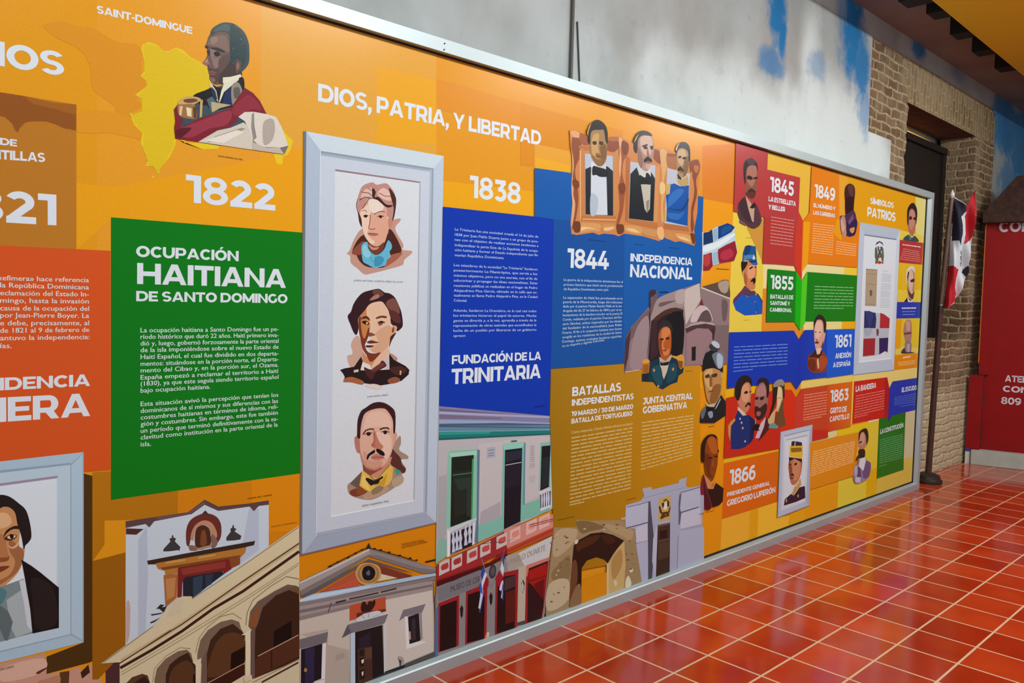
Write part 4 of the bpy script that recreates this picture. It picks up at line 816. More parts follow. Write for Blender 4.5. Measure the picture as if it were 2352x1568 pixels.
# ---- middle of the mural: 1844 block, three gilt frames, battles block --------
C(1220,540,1680,2254)
G('text_block','mid blue block under the three gilt frames')
P('0E58A8','30,-756 405,-705 1930,-430 1900,560 1890,1450 1030,1445 210,1500 245,-180 30,-210')
P('0C4E9C','245,-180 1040,-120 1030,1445 210,1500')
T('1844',(395,365),(862,388),(395,146),name='heading')
T('INDEPENDENCIA',(1106,293),(1803,342),(1106,203),name='heading')
T('NACIONAL',(1102,470),(1802,502),(1102,325),name='heading')
NEWB[0] = 1
for i,s in enumerate(['La guerra de la independencia dominicana fue el','proceso histórico que inició con la proclamación','de República Dominicana como país.']):
    TXT(s,(356,[512,567,618][i]),([1022,1020,862][i],[538,584,626][i]),28,col='B4CCE4')
NEWB[0] = 1
for i,s in enumerate(['La separación de Haití fue proclamada en la','puerta de la Misericordia, luego del trabucazo','dado por el patricio Matías Ramón Mella en la ma-','drugada del día 27 de febrero de 1844 y por el en-','hestamiento de la bandera tricolor en la puerta El','Conde, realizada por el patricio Francisco del Ro-','sario Sánchez, ambos inspirados por los ideales','del fundador de la nacionalidad, Juan Pablo','Duarte. El fin a la ocupación haitiana tuvo buena','acogida en los residentes de la ciudad de Santo','Domingo, quienes ondeaban banderas españolas','en su mayoría y algunas francesas.']):
    TXT(s,(350-i*1.2,714+i*49.6),(1018-i*1.2 if i<11 else 815,724+i*42.2),28,col='B4CCE4')
L('062F66',8,'630,50 840,75'); L('062F66',7,'1150,100 1260,112'); L('062F66',7,'1540,140 1655,152'); L('062F66',7,'1435,640 1530,636')
L('8A6408',7,'2080,375 2220,383')
C(1280,250,1640,1660)
G('printed_frame','three joined ornate gilt frames')
P('C9824A','120,225 215,235 310,290 400,330 540,300 650,290 760,350 830,375 1030,420 1130,415 1250,465 1400,545 1490,530 1515,600 1495,700 1480,900 1475,1100 1440,1280 1455,1420 1440,1450 1290,1400 1240,1410 1120,1360 1070,1400 900,1350 700,1320 640,1350 590,1330 480,1320 430,1335 370,1310 200,1335 140,1325 130,1200 150,1000 140,800 155,550 130,400')
P('8E4E30','160,290 230,330 240,480 180,640 200,800 215,950 190,1150 150,1280 145,1200 160,1000 150,800 165,560 140,400',1)
P('D9A273','130,240 200,240 240,300 160,300',1); P('D8A678','140,420 165,600 150,720 170,760 160,900 180,1010 165,1150 140,1250 150,1000 140,850 150,600',1)
P('9C5836','230,260 320,300 330,380 240,370',1); P('B46E42','210,390 620,420 620,450 230,440'); P('8A4A2C','520,330 650,350 640,450 520,440',1); P('A96540','540,300 640,300 620,340 540,340',1)
P('9A5430','650,330 740,370 740,470 690,560 680,700 710,830 700,950 680,1100 630,1250 610,1240 650,1050 640,850 670,650 640,480',1); P('D6A47A','640,310 680,330 660,420 670,560 650,720 640,620 650,450',1); P('7A3E24','670,350 740,370 730,470 690,480',1); P('7A3E24','640,800 700,790 710,860 680,910 645,880',1); P('7A3E24','160,740 215,770 220,830 180,850 150,800',1)
P('8E4A30','1020,430 1090,470 1100,580 1050,570 1010,520',1); P('D2A468','1080,430 1150,450 1150,620 1120,760 1130,900 1110,1010 1120,1180 1090,1180 1090,950 1100,700 1085,560',1); P('E0C080','1080,780 1130,800 1130,880 1080,900',1); P('A8683C','1150,480 1250,500 1250,640 1160,610',1); P('8E4E30','1150,470 1250,480 1250,510 1160,505')
P('8A4628','1390,570 1480,540 1500,640 1460,760 1470,900 1430,1100 1440,1250 1410,1300 1400,1100 1440,900 1430,750 1400,680',1); P('B8704A','1440,600 1490,610 1470,680 1440,650',1)
P('C08048','240,420 270,420 280,1110 250,1180 235,1180'); P('E0A870','225,440 240,440 240,1180 228,1170'); P('C48650','580,470 640,420 610,640 615,1150 600,1170 580,1130'); P('B06A3C','720,500 760,520 745,1150 710,1200'); P('D09058','1030,620 1075,600 1050,1250 1015,1195'); P('C8864E','1390,690 1420,660 1400,1290 1370,1240')
P('B87440','250,1130 610,1130 610,1200 240,1180'); P('D8A468','260,1160 610,1170 610,1185 250,1175'); P('B87440','740,1165 1050,1205 1060,1270 720,1200'); P('B06E3C','1120,1210 1370,1250 1390,1300 1110,1270')
P('D09A5C','200,1215 440,1220 430,1300 370,1290 210,1310',1); P('E8BE84','240,1250 330,1255 400,1275 310,1270 240,1290',1); P('6E3A20','160,1200 230,1200 230,1300 170,1300',1); P('C89256','470,1230 600,1230 590,1290 480,1300',1); P('E6BA80','490,1260 590,1250 560,1280 490,1290',1)
P('D09A5C','700,1235 880,1255 870,1330 720,1300',1); P('E8BE84','720,1270 800,1270 860,1310 780,1300',1); P('6E3A20','620,1230 690,1230 690,1310 630,1320',1); P('C89256','900,1270 1040,1290 1030,1350 910,1330',1); P('E4B078','1050,1260 1110,1260 1115,1370 1070,1380 1045,1320',1); P('C48A50','1130,1300 1220,1310 1220,1380 1140,1370',1); P('D49E60','1240,1320 1390,1340 1430,1420 1290,1380',1); P('E8BE84','1260,1350 1340,1360 1400,1400 1320,1385',1); P('6E3A20','1400,1320 1445,1330 1450,1420 1420,1420',1)
P('B4BECC','280,475 345,480 578,500 580,1130 285,1115'); P('B8BECA','765,560 1030,600 1010,1195 745,1160'); P('B8BEC8','1155,625 1395,690 1365,1245 1125,1210')
G('printed_portrait','man with a white shirt front in the left gilt frame')
P('20252C','285,640 350,610 360,640 520,610 578,660 580,1130 288,1115'); P('C9D2DC','350,560 500,560 510,740 520,1125 340,1120 345,700'); P('AEBBC8','345,900 420,950 400,1110 340,1120',1); P('D4D8DC','345,555 380,620 370,640 345,620'); P('C2C6CC','430,620 500,570 495,610 470,660')
P('A07A4C','330,330 350,240 470,220 510,330 515,470 500,560 450,610 400,590 350,520 335,420',1); P('C09A62','370,280 430,270 420,400 430,470 400,560 360,500 350,380',1); P('7C5832','440,400 500,380 510,480 480,580 440,600 450,500',1); P('8A6438','350,480 420,540 480,530 450,605 400,590',1)
P('1E1A1A','310,310 320,200 350,150 400,118 450,130 500,180 522,260 520,370 500,340 480,230 440,225 350,240 335,370 315,350',1); P('B4906A','300,260 325,180 350,150 320,240 312,290'); P('1A1614','300,270 318,190 350,148 325,170 300,230')
P('3E2A16','360,350 400,345 400,378 370,380',1); P('3E2A16','430,350 470,350 470,380 440,380',1); P('8A5E30','400,470 435,480 430,500 395,490',1); P('7A4028','395,498 455,500 430,518 405,515',1)
P('191D24','365,610 430,620 520,650 530,690 510,720 440,720 400,700 360,700',1)
G('printed_portrait','moustached man in a black coat in the middle gilt frame')
P('1A1F24','765,690 830,620 860,700 980,660 1025,740 1008,1192 748,1160'); P('C6C8C8','840,580 880,620 985,640 980,720 860,730'); P('BDB8A8','875,800 980,800 970,1060 940,1100 915,1060'); P('8C8478','930,980 965,960 955,1090 935,1090')
P('A98878','835,330 900,280 980,280 1010,340 1015,440 1005,520 980,600 940,660 890,640 850,570 840,450',1); P('C8A898','880,300 970,290 1000,350 990,450 960,500 900,470 870,380',1); P('8E6A5C','840,400 880,470 900,560 880,630 850,570',1)
P('2A2320','795,400 810,300 860,240 920,232 980,260 990,290 900,280 850,320 840,400 830,470 805,450',1); P('17130F','785,380 800,320 850,250 830,260 790,330'); P('E4C890','800,360 815,320 850,262 840,290 815,340')
P('3A2620','890,390 940,375 945,390 900,405',1); P('241A18','905,405 940,402 938,425 910,425',1); P('3A2620','970,395 1005,395 1005,408 975,408',1); P('241A18','978,410 1002,408 1000,430 980,430',1); P('8E6254','945,410 960,480 965,505 940,500',1)
P('2A1C18','905,545 930,515 955,510 990,540 990,565 960,555 940,555 915,570',1); P('905A50','930,560 985,560 970,575 940,575',1); P('C4A090','930,590 985,590 960,640 930,630',1)
P('14181E','860,700 920,730 930,680 960,690 985,740 980,800 920,795 870,780',1)
G('printed_portrait','man in a blue tunic in the right gilt frame')
P('0E52A4','1190,800 1230,790 1290,820 1385,810 1380,950 1370,1240 1140,1190 1150,1050 1140,920'); P('0A3C7C','1150,1050 1300,1060 1370,950 1380,980 1330,1070 1250,1080',1); P('2C6EBA','1180,920 1260,850 1330,860 1300,920 1220,1000 1160,1040',1); P('2A6AB4','1160,1100 1280,1110 1340,1080 1280,1170 1180,1160',1); P('C9A460','1140,800 1190,790 1180,900 1140,910'); P('C8A868','1125,1050 1150,1060 1145,1190 1125,1190')
P('B89C62','1255,700 1290,730 1360,700 1380,790 1330,820 1270,790',1); P('22201C','1260,690 1330,700 1300,750 1270,740'); P('C9CCD0','1300,730 1350,700 1355,720 1310,745')
P('A88660','1255,470 1290,420 1370,430 1385,540 1370,660 1330,730 1280,710 1255,620',1); P('C4A47A','1270,450 1340,440 1350,540 1310,600 1270,560',1); P('7E6040','1340,520 1385,520 1370,660 1330,720 1320,640',1)
P('26282C','1245,420 1270,370 1320,350 1370,370 1395,430 1395,560 1380,540 1370,450 1310,415 1265,440 1250,490',1); P('C8C4B8','1240,430 1262,380 1290,358 1268,390 1250,450')
P('2E2216','1270,505 1300,500 1300,520 1275,525',1); P('2E2216','1315,515 1350,510 1350,530 1320,535',1); P('3A2614','1262,640 1290,610 1320,640 1325,670 1300,655 1275,660',1); P('8E5848','1280,660 1315,665 1300,680',1)
# battles block
C(1250,820,1680,1983)
G('text_block','dark mustard block with white headings')
P(('A07606','CC8E08','CC8A08','966E06'),'60,125 830,70 1640,60 1645,1370 1640,2010 100,2300 50,600')
T('BATALLAS',(284,413),(800,357),(284,317),name='heading')
T('INDEPENDENTISTAS',(280,515),(935,443),(280,447),name='heading')
T('19 MARZO / 30 DE MARZO',(276,625),(930,543),(276,574),name='heading')
T('BATALLA DE TORTUGUERO',(276,703),(922,616),(276,651),name='heading')
T('JUNTA CENTRAL',(1032,500),(1560,440),(1032,430),name='heading')
T('GOBERNATIVA',(1032,596),(1500,537),(1032,524),name='heading')
TXT('Como respuesta, Charles Rivière-Hérard encabezó',(278,808),(925,712),28,col='D8C890')
WB((278,860),(922,752),(258,1540),(905,1386),18,24,'CDBB80'); WB((258,1568),(410,1535),(258,1568),(410,1535),1,24,'CDBB80')
WB((1024,698),(1572,620),(1010,1192),(1555,1040),14,22,'D2BC7C')
L('6A4A06',6,'1485,150 1560,145'); L('6A4A06',6,'1735,742 1800,728'); L('5A4006',6,'855,1515 960,1485')
C(1250,1080,1680,1983)
G('printed_building','ruined stone arch of pale rubble')
P('D88C08','380,1165 660,1070 660,1420 370,1500')
P('A08A66','90,600 330,595 330,515 470,530 780,520 845,540 845,600 945,620 1000,950 1030,1190 700,1300 650,1330 650,985 620,940 540,915 440,950 385,1020 380,1460 0,1620 20,1250 60,900')
P('B8A482','120,640 330,620 300,760 150,900 80,880',1); P('8A744E','150,980 260,900 250,1150 120,1200 60,1100',1); P('C2B494','40,1200 240,1150 230,1380 20,1480',1); P('7E6844','330,540 480,540 620,600 480,640 380,660',1); P('B09A72','620,560 840,600 930,640 900,760 830,700 700,640',1)
P('2A160E','300,790 360,730 480,665 600,650 720,680 835,740 780,800 720,880 660,980 620,940 540,915 440,950 385,1030 380,1400 250,1440 280,1000')
P('4A2812','330,790 440,710 580,680 520,760 380,830 350,860',1); P('3E2010','600,680 700,690 740,740 680,780 620,740',1); P('6A4428','280,1000 330,960 340,1150 300,1300 255,1420',1); P('8A6A4A','310,1250 370,1200 375,1400 255,1440',1)
P('C8AC70','835,745 760,830 680,960 655,990 655,1330 720,1300 830,1250 850,1000 840,850'); P('D8C69A','650,985 668,980 668,1320 650,1335'); P('B08C50','700,960 800,830 810,1000 720,1150',1); P('9A8660','850,780 945,740 1000,1000 1020,1180 870,1240 860,1000',1); P('DCD8B8','850,1160 880,1110 910,1180 900,1220 850,1240',1); P('DCD8BC','890,1050 912,1030 930,1050 915,1075 895,1070',1); P('D8D0AC','725,1170 745,1160 760,1200 740,1220',1); P('D2CEB4','310,745 330,725 350,745 330,775 312,770',1)
_q = _r.Random(11)
for _k in range(150):
    _x, _y = _q.uniform(30, 1000), _q.uniform(545, 1500)
    if (_x < 240 and _y > 640 and _y < 1440 - _x*.2) or (860 < _x < 930 and 660 < _y < 1180) or (340 < _x < 800 and 545 < _y < 640): _w = _q.uniform(8, 22); P(_q.choice(['7A6444', '8C7654', 'C4B694', '6A563A']), f'{_x-_w:.0f},{_y:.0f} {_x:.0f},{_y-9:.0f} {_x+_w:.0f},{_y-3:.0f} {_x+_w*.6:.0f},{_y+8:.0f} {_x-_w*.7:.0f},{_y+7:.0f}')
L('4A3808',6,'130,525 310,485')
G('printed_building','pale blue grey monument with a crest over the door')
P('A6AEC6','800,500 845,490 850,365 1010,315 1025,290 1045,270 1025,190 1120,170 1130,200 1410,130 1415,95 1500,70 1485,150 1510,180 1640,160 1645,255 1685,255 1680,440 1660,450 1665,600 1680,610 1680,950 1320,1080 1165,1130 1020,1180 1000,1000 945,615 850,605 845,515 800,520')
P('B6BED4','850,375 1110,320 1095,540 850,605'); P('C2C6D8','960,600 1080,560 1080,740 960,770'); P('B4BCD2','1420,240 1640,175 1640,380 1425,445'); P('C2C6D8','1435,455 1640,390 1650,560 1430,620'); P('AEB6CE','1425,640 1680,600 1680,940 1400,1040'); P('B0B8D0','960,780 1085,745 1090,1150 1020,1175')
L('585E70',7,'860,385 1000,355 1105,325'); L('4A4E60',9,'850,608 960,580 1090,545'); L('4E5468',7,'1425,235 1640,175'); L('3E4250',9,'1425,445 1620,385'); L('4A4E60',6,'1625,465 1680,450'); L('868EA4',5,'945,770 1085,740'); L('868EA4',5,'1430,620 1660,580'); L('8A92A8',5,'1015,295 1500,170'); L('7A8296',6,'1405,680 1395,1040')
P('4A4C5A','1090,330 1110,320 1125,480 1150,720 1140,950 1130,1140 1088,1150 1085,560'); P('5A5E70','1420,250 1440,240 1425,400 1440,450 1425,560 1410,580 1410,340'); P('B8C0D6','1130,960 1140,720 1185,560 1180,1120 1165,1130 1140,1000')
P('C4A65C','1200,295 1328,262 1322,520 1195,535'); P('3E3018','1245,320 1275,295 1310,325 1300,330 1275,310 1255,330'); P('3A2618','1230,345 1255,335 1260,380 1240,390'); P('3A2618','1290,330 1310,325 1310,380 1290,380'); P('E0DCC8','1262,335 1285,330 1290,390 1270,420 1250,400'); P('4A3A1C','1200,380 1215,370 1235,440 1300,430 1320,370 1325,400 1310,450 1240,470 1210,440'); P('5A3A1C','1215,500 1240,440 1270,470 1310,440 1310,480 1270,490 1225,515')
P('3E2E22','1190,575 1320,548 1315,1085 1168,1130'); P('1E1612','1210,640 1290,620 1285,710 1210,725'); P('5E4A38','1195,745 1315,715 1315,725 1195,760'); P('4A3A2C','1195,770 1310,740 1305,930 1190,950'); P('6A5440','1195,580 1318,552 1318,565 1195,595'); P('342A22','1200,950 1310,910 1310,1040 1185,1110')
C(1420,640,1700,1689)
G('printed_building','old stone city gate with a domed sentry box')
P('8A7478','60,1290 75,1100 90,850 160,670 300,510 410,390 415,180 450,150 500,150 525,190 530,280 720,190 1110,60 1140,110 1380,45 1430,15 1510,15 1535,180 1530,400 1500,1180 920,1210 280,1260')
P('3E2A30','410,390 415,180 450,150 500,150 520,200 440,260 430,560 410,900 385,1100 400,800'); P('6A5458','455,250 525,190 530,280 440,520 430,400')
P('6E5A5C','160,680 400,420 410,480 300,700 130,900 100,1240 65,1285 90,860',1); P('9A8488','260,640 400,520 400,900 330,1220 150,1230 180,900',1); P('4A2A30','65,1285 90,850 160,690 140,900 120,1100')
P('9C8888','530,280 720,190 900,150 910,380 720,400 560,480 440,570 460,450',1); P('B0A09C','780,190 900,150 890,330 790,330',1); P('6A5656','570,330 780,300 720,330 560,390',1); P('C2B6B0','910,150 1110,62 1125,300 1000,500 920,640 900,380')
P('8C7678','1130,110 1530,280 1520,700 1330,640 1280,520 1200,400 1130,330'); P('6A565A','1420,300 1500,330 1480,560 1430,560',1); P('7A6668','1320,640 1520,640 1500,1180 1300,1180'); P('5A4A40','1145,110 1380,45 1430,15 1510,15 1535,190 1535,260 1300,190 1150,125'); P('A89884','1370,60 1500,25 1510,140 1470,200 1400,170',1); P('D4C6C0','1130,110 1535,268 1535,285 1130,130')
P('24161A','440,590 560,480 700,410 790,400 885,430 880,760 870,1060 620,1060 430,1150 400,1100'); P('4A2A22','480,550 640,430 800,410 870,430 780,480 640,500 500,600',1); P('120C10','640,560 880,480 870,1050 720,1050',1); P('3A2026','440,600 520,560 530,1050 430,1120')
P('6E2E2E','1110,360 1130,290 1145,280 1168,370'); P('C4B4B4','985,600 1020,470 1090,390 1150,370 1220,400 1275,500 1280,590 1100,590',1); P('5C4A4C','1090,560 1150,460 1230,440 1280,580 1180,600 1080,600',1); P('B09C98','910,680 1000,620 1130,590 1300,610 1330,650 1200,620 1050,640 930,700'); P('4A3236','910,690 1000,650 1180,620 1330,650 1330,720 1280,770 1240,690 1080,680 930,750'); P('94767A','930,760 1080,690 1240,700 1290,760 1280,860 1180,1000 1160,1180 920,1190'); P('3E2A2E','1280,700 1330,680 1310,840 1290,850'); P('1C1418','1000,945 1058,935 1055,1130 1000,1135'); L('D8CCC8',8,'75,1290 275,1260')
L('0A0A14',6,'560,190 680,186')
G('printed_portrait','man in a dark blue coat with gold epaulettes')
P('B0561E','540,820 560,720 610,660 680,670 715,740 720,900 710,1000 680,1090 630,1120 580,1080 550,980',1); P('CC7C44','600,690 680,680 705,760 640,830 620,920 640,1000 690,960 680,1040 620,1060 590,960 580,800',1); P('8A3A1C','545,830 590,850 580,950 600,1040 560,1000',1); P('3A1E14','560,835 600,820 610,845 575,850',1); P('3A1E14','640,820 680,805 690,835 650,840',1); P('8E3A20','600,985 650,985 640,1005 605,1000',1); L('7A3A1C',6,'620,860 610,930 640,950')
P('2A2224','515,950 510,820 530,680 570,600 620,570 680,590 725,640 740,720 730,760 700,680 640,660 580,690 540,790 535,950',1)
P('C0A890','550,1080 640,1140 720,1040 725,1080 690,1150 560,1150'); P('0E3040','410,1160 550,1090 560,1150 615,1390 690,1150 730,1080 830,1140 890,1240 880,1300 820,1340 800,1430 710,1460 600,1530 520,1500 470,1430 310,1420 320,1310 405,1300'); P('C9B8A4','555,1150 600,1200 690,1160 660,1280 615,1395 580,1290'); P('0A1820','560,1150 600,1170 690,1140 680,1190 640,1200 570,1200'); P('174A5A','440,1250 560,1200 600,1400 560,1490 480,1400',1); P('164656','690,1200 790,1190 780,1360 650,1440',1)
P('B87A28','315,1160 330,1120 400,1110 420,1180 405,1310 320,1310'); P('D89C3A','310,1150 360,1110 410,1130 400,1160 340,1170',1); P('9A5A1C','330,1190 410,1180 400,1300 330,1300'); P('D2983A','725,1060 790,1070 860,1045 895,1090 890,1200 850,1250 820,1200 800,1120 740,1090',1); P('8A4E1C','810,1130 880,1140 870,1240 820,1230'); P('14222A','310,1320 405,1300 400,1420 310,1420')
for _x,_y in [(478,1265),(742,1252),(535,1490)]: P('C88A4A',f'{_x-16},{_y} {_x},{_y-24} {_x+16},{_y} {_x},{_y+22}',1)
C(1580,760,1720,499)
G('printed_portrait','elderly man in a tall black hat with a pale tassel')
P('B98A50','118,350 150,305 220,300 265,345 270,440 260,510 220,590 180,600 150,560 130,460',1); P('D0A868','135,330 190,310 185,440 200,480 160,470 130,400',1); P('8E5E2C','200,450 260,440 240,550 190,600 170,560',1); P('4A3018','132,365 165,350 165,378 140,385',1); P('4A3018','190,355 228,345 228,370 195,378',1); P('6A3A20','155,495 200,482 195,492 165,502'); P('8A5E30','165,370 190,350 190,450 170,460')
P('17181A','110,330 112,240 135,180 180,155 250,165 280,200 278,340 250,320 200,300 140,310'); P('6C7884','190,190 260,165 290,215 280,280 255,310 230,300 205,250',1); P('A8B8C8','235,180 275,210 270,290 240,300 225,240',1); P('33363A','165,130 185,100 240,120 248,150 200,165',1); P('B8C4CE','180,95 210,80 245,105 245,140 210,130',1); P('A8A49C','255,345 270,340 272,390 258,380')
P('C4B494','140,580 160,600 220,590 262,515 220,620 180,625 145,610'); P('1C1E22','85,750 90,680 140,620 200,630 262,520 300,575 300,690 210,750'); P('5E6670','95,670 140,610 135,660 110,720',1); P('8496AC','155,665 190,655 195,700 170,710',1); P('9AA4AC','210,640 255,545 260,560 225,630'); P('0C0D10','135,620 200,620 195,650 150,655')
G('printed_portrait','balding man in a crimson collar')
P('8A4210','125,960 150,880 190,850 225,880 238,960 235,1060 225,1130 200,1210 180,1220 140,1170 125,1060',1); P('B05C18','150,890 200,865 225,920 230,990 190,1000 170,960',1); P('6A300C','125,1000 180,1040 170,1150 200,1200 150,1170',1); P('3A1C0C','158,1030 190,1028 190,1042 160,1045'); P('3A1C0C','205,1020 232,1015 232,1030 208,1032'); P('7A3414','175,1130 215,1125 200,1140'); P('A24E18','190,1040 205,1100 185,1105')
P('241410','95,1040 105,920 140,860 185,842 225,860 240,920 225,880 180,855 145,890 130,960 125,1060 110,1070',1); P('1E120E','235,960 245,980 235,1000')
P('7A2030','90,1290 118,1165 150,1230 190,1440 120,1460 122,1340 95,1340'); P('C98A5C','120,1165 170,1220 185,1280 215,1215 200,1290 170,1300 150,1280'); P('22140F','145,1290 200,1290 220,1240 282,1285 275,1390 250,1420 195,1440'); P('4A1620','118,1200 140,1300 180,1440 130,1440',1)
L('8A5006',5,'140,1488 215,1468'); L('7A5206',5,'165,785 215,775')
C(1600,490,1780,1045)
G('printed_flag','waving flag with a white cross, blue and red quarters')
P('B8D0DC','60,250 90,255 170,235 205,205 275,170 400,130 470,160 500,185 490,240 515,390 530,520 490,630 290,670 200,700 160,755 70,760'); P('10305E','75,260 150,245 195,215 205,310 210,385 78,425'); P('0A3A80','275,175 320,160 400,130 460,155 500,185 450,250 380,290 275,345'); P('12508E','330,200 420,160 460,200 380,260 320,290',1); P('8A1E30','78,555 190,520 195,600 205,700 160,755 72,760'); P('8E1C2E','275,480 380,420 500,365 530,520 490,630 385,650 290,668 270,560'); P('B02E44','320,520 440,470 480,560 380,620 310,600',1); P('B43A40','85,570 170,550 160,680 90,700',1); P('DCE8EE','85,440 200,400 280,370 470,270 490,300 330,420 260,460 80,520',1); P('8FB0C4','205,220 265,190 270,340 220,380'); P('98B6C8','200,530 270,500 280,660 210,690')
P('D8E4EC','62,250 74,250 68,760 58,900')
L('8A6408',7,'262,735 425,745')
G('printed_portrait','moustached man in a blue peaked cap and tunic')
P('C87A4C','620,760 650,700 720,640 790,680 800,800 785,900 775,1000 720,1020 660,980 630,880',1); P('DC9A70','680,720 760,690 780,760 760,850 690,860',1); P('A85A34','630,780 670,860 660,970 630,900',1); P('2A1A14','700,730 740,705 750,720 710,745',1); P('2A1A14','770,715 795,705 795,725 775,730'); P('14100E','715,910 760,855 785,880 780,920 755,945 750,910',1)
P('1F1712','595,640 680,640 650,720 610,780 620,850 600,780',1); P('12518E','605,640 615,520 645,435 720,428 785,440 800,640 700,650'); P('0A3A70','650,440 720,432 700,520 640,560',1); P('4A80B0','630,560 760,545 790,600 620,615'); P('CFD8DC','740,600 760,550 780,600 760,620'); P('B89078','612,640 640,615 700,630 690,645'); P('1A62B4','725,650 790,645 812,670 795,690 740,680',1); P('1A1A20','700,640 800,635 800,650 720,655')
P('5E3A5A','600,1020 640,960 720,1030 775,1030 790,1070 720,1115 620,1090 480,1190 490,1140'); L('3E2444',6,'620,1010 700,1060 780,1050'); L('3E2444',6,'610,1050 690,1090 780,1075')
P('0E54B8','485,1195 600,1080 680,1110 780,1080 860,1140 900,1220 870,1340 790,1350 640,1360 520,1290'); P('5A3060','480,1190 490,1140 600,1060 600,1085 500,1190'); P('4A2C5C','790,1060 820,1075 900,1200 895,1220 800,1090'); L('0A3A86',5,'760,1110 800,1220 800,1340'); P('B05A6A','765,1170 785,1165 785,1185 768,1188'); P('A8A0B0','785,1310 797,1305 797,1325 786,1325')
L('8A7418',6,'655,325 755,328'); L('8A7418',5,'620,1425 710,1420')
# ---- right end of the mural ----------------------------------------------------
C(1670,310,1910,1447)
G('colour_block','yellow, cream and orange strips between the small blocks')
P('E0B43C','550,220 1170,400 1140,1070 1050,1190 975,1060 1000,590 550,475')
P('DC8416','1165,410 1460,500 1480,3100 1100,2500 1020,1600 1045,1210 1140,1070')
P('C8923A','270,1280 505,1140 490,1760')
C(1660,540,2000,2221)
P('E2D89A','610,360 1090,405 1175,540 1260,425 2010,490 2005,605 1260,550 1175,690 1090,540 670,505 650,800 600,800')
P('E8C83C','1825,478 2010,490 2005,605 1820,585')
P('DE8C20','600,800 650,800 640,1300 1075,1305 1150,1420 1200,1330 1200,1430 1130,1560 1050,1430 580,1445')
P('E4D88E','1205,1290 1980,1290 1975,1400 1205,1430'); P('EAAE08','1785,1290 1980,1290 1975,1400 1780,1405')
C(1650,720,1990,1904)
P('E8B410','95,960 210,940 470,925 470,1020 90,1085'); P('DE8A10','690,895 930,875 990,1000 1060,860 1080,860 1060,970 990,1085 930,980 690,1010')
P('E6D070','1065,855 1735,770 1735,880 1055,968'); P('EDC628','1700,870 1740,780 1760,860 1720,1420 1690,1450')
C(1640,950,1920,1330)
P('E8B420','105,430 715,305 700,405 105,540'); P('EABA1E','470,365 715,305 705,405 460,450'); P('EBB030','85,1150 690,960 690,1130 470,1370 65,1520'); P('E4A410','390,1060 480,1030 470,1360 380,1400'); P('F0BC30','480,1030 690,960 685,1130 820,1110 815,1240 470,1370'); P('E8A80E','820,1100 1040,1000 1060,800 1400,720 1400,1050 820,1250')
C(1880,840,2140,1199)
P('E4D49A','-150,790 200,665 195,745 -150,840'); P('E8C810','200,665 530,590 525,700 515,1090 200,745'); P('E8A00A','-150,1290 210,1200 200,1540 -150,1640'); P('E2D040','208,1215 505,1130 500,1420 198,1530'); P('DFC832','525,585 640,560 617,1082 502,1116'); P('E4B40C','505,1120 615,1080 608,1380 500,1415'); P('DCC04E','615,1190 900,1100 900,970 1030,950 1000,1260 605,1380'); P('D0C69C','920,490 1060,460 1040,960 900,980'); P('E6D27A','360,100 1060,15 1050,125 780,165 750,235 730,120 375,165'); P('EAD05A','350,100 380,100 350,620 330,620')
P('E0E0D8','530,580 640,555 640,570 530,600')
C(1820,350,2140,1730)
P('DA9C10','570,270 1700,590 1660,560 1530,560 1530,830 1420,960 1330,960 830,870 790,900 570,830'); P('DFA030','570,275 690,310 640,1000 570,800'); P('D8CE7C','1530,545 1690,580 1640,1060 1530,1040'); P('D8C650','1335,960 1640,1040 1630,1120 1335,1080')
C(1670,310,1910,1447)
G('text_block','brick red block under the year 1845')
P('B03A3A','112,110 555,235 545,480 1000,590 980,1060 1045,1200 1030,1880 990,1800 480,1780 505,1140 450,1130 80,1060')
P(('C23A2A','C23A2A','CC3418','CC3418'),'978,1070 1045,1200 1020,2100 920,1800 935,1400'); P('AE3430','505,1140 935,1200 920,1810 485,1770')
T('1845',(578,780),(908,850),(578,572),name='heading')
T('LA ESTRELLETA',(562,915),(938,985),(562,848),name='heading')
T('Y BELLER',(560,1025),(790,1062),(560,960),name='heading')
WB((598,1140),(920,1195),(585,1505),(890,1545),9,24,'CC9088')
G('printed_portrait','man with a moustache and dark suit on brick red')
P('8A5040','230,420 400,420 410,560 405,720 370,850 320,890 250,800 235,640',1); P('A8705C','280,440 380,430 395,560 350,700 300,700 260,600',1); P('30222A','215,560 215,420 250,350 320,320 380,360 412,430 412,520 390,430 290,430 250,500 245,640 230,680',1); P('4A3A44','260,350 330,325 380,370 350,420 290,410',1); P('2E1C1E','258,590 290,560 340,590 330,620 280,615',1); P('2E1C1E','355,590 405,580 405,605 360,615',1); P('3E2420','270,780 320,740 370,770 385,800 320,790 290,810',1); P('5A3028','240,800 380,800 350,880 290,870',1)
P('50343C','135,970 230,850 250,880 340,1190 380,950 460,1140 450,1230 400,1280 340,1290 250,1240 160,1150',1); P('C09C88','240,840 330,960 365,1010 355,1210 330,1190 280,1020'); P('2A1C20','300,1010 330,960 375,930 380,1000 340,1020'); P('7A545C','160,1170 260,1240 250,1255 170,1215'); P('3E282E','150,970 230,880 300,1100 330,1220 220,1150',1)
C(1820,350,2140,1730)
G('text_block','orange block under the year 1849')
P(('DC7C14','DE8416','E07A0A','E0780A'),'230,170 570,280 570,800 830,880 795,1430 180,1380 100,1490 120,860 200,750')
P('E69C08','130,860 210,860 180,1380 110,1480'); P('E09A10','540,830 590,820 600,1100 500,1000')
T('1849',(260,555),(515,605),(260,390),name='heading')
T('EL NÚMERO Y',(250,678),(522,722),(250,628),name='heading')
T('LAS CARRERAS',(246,768),(518,810),(246,718),name='heading')
WB((245,890),(508,920),(225,1240),(490,1275),13,20,'EEB878'); WB((535,1110),(785,1150),(525,1255),(778,1285),6,20,'EEB47C')
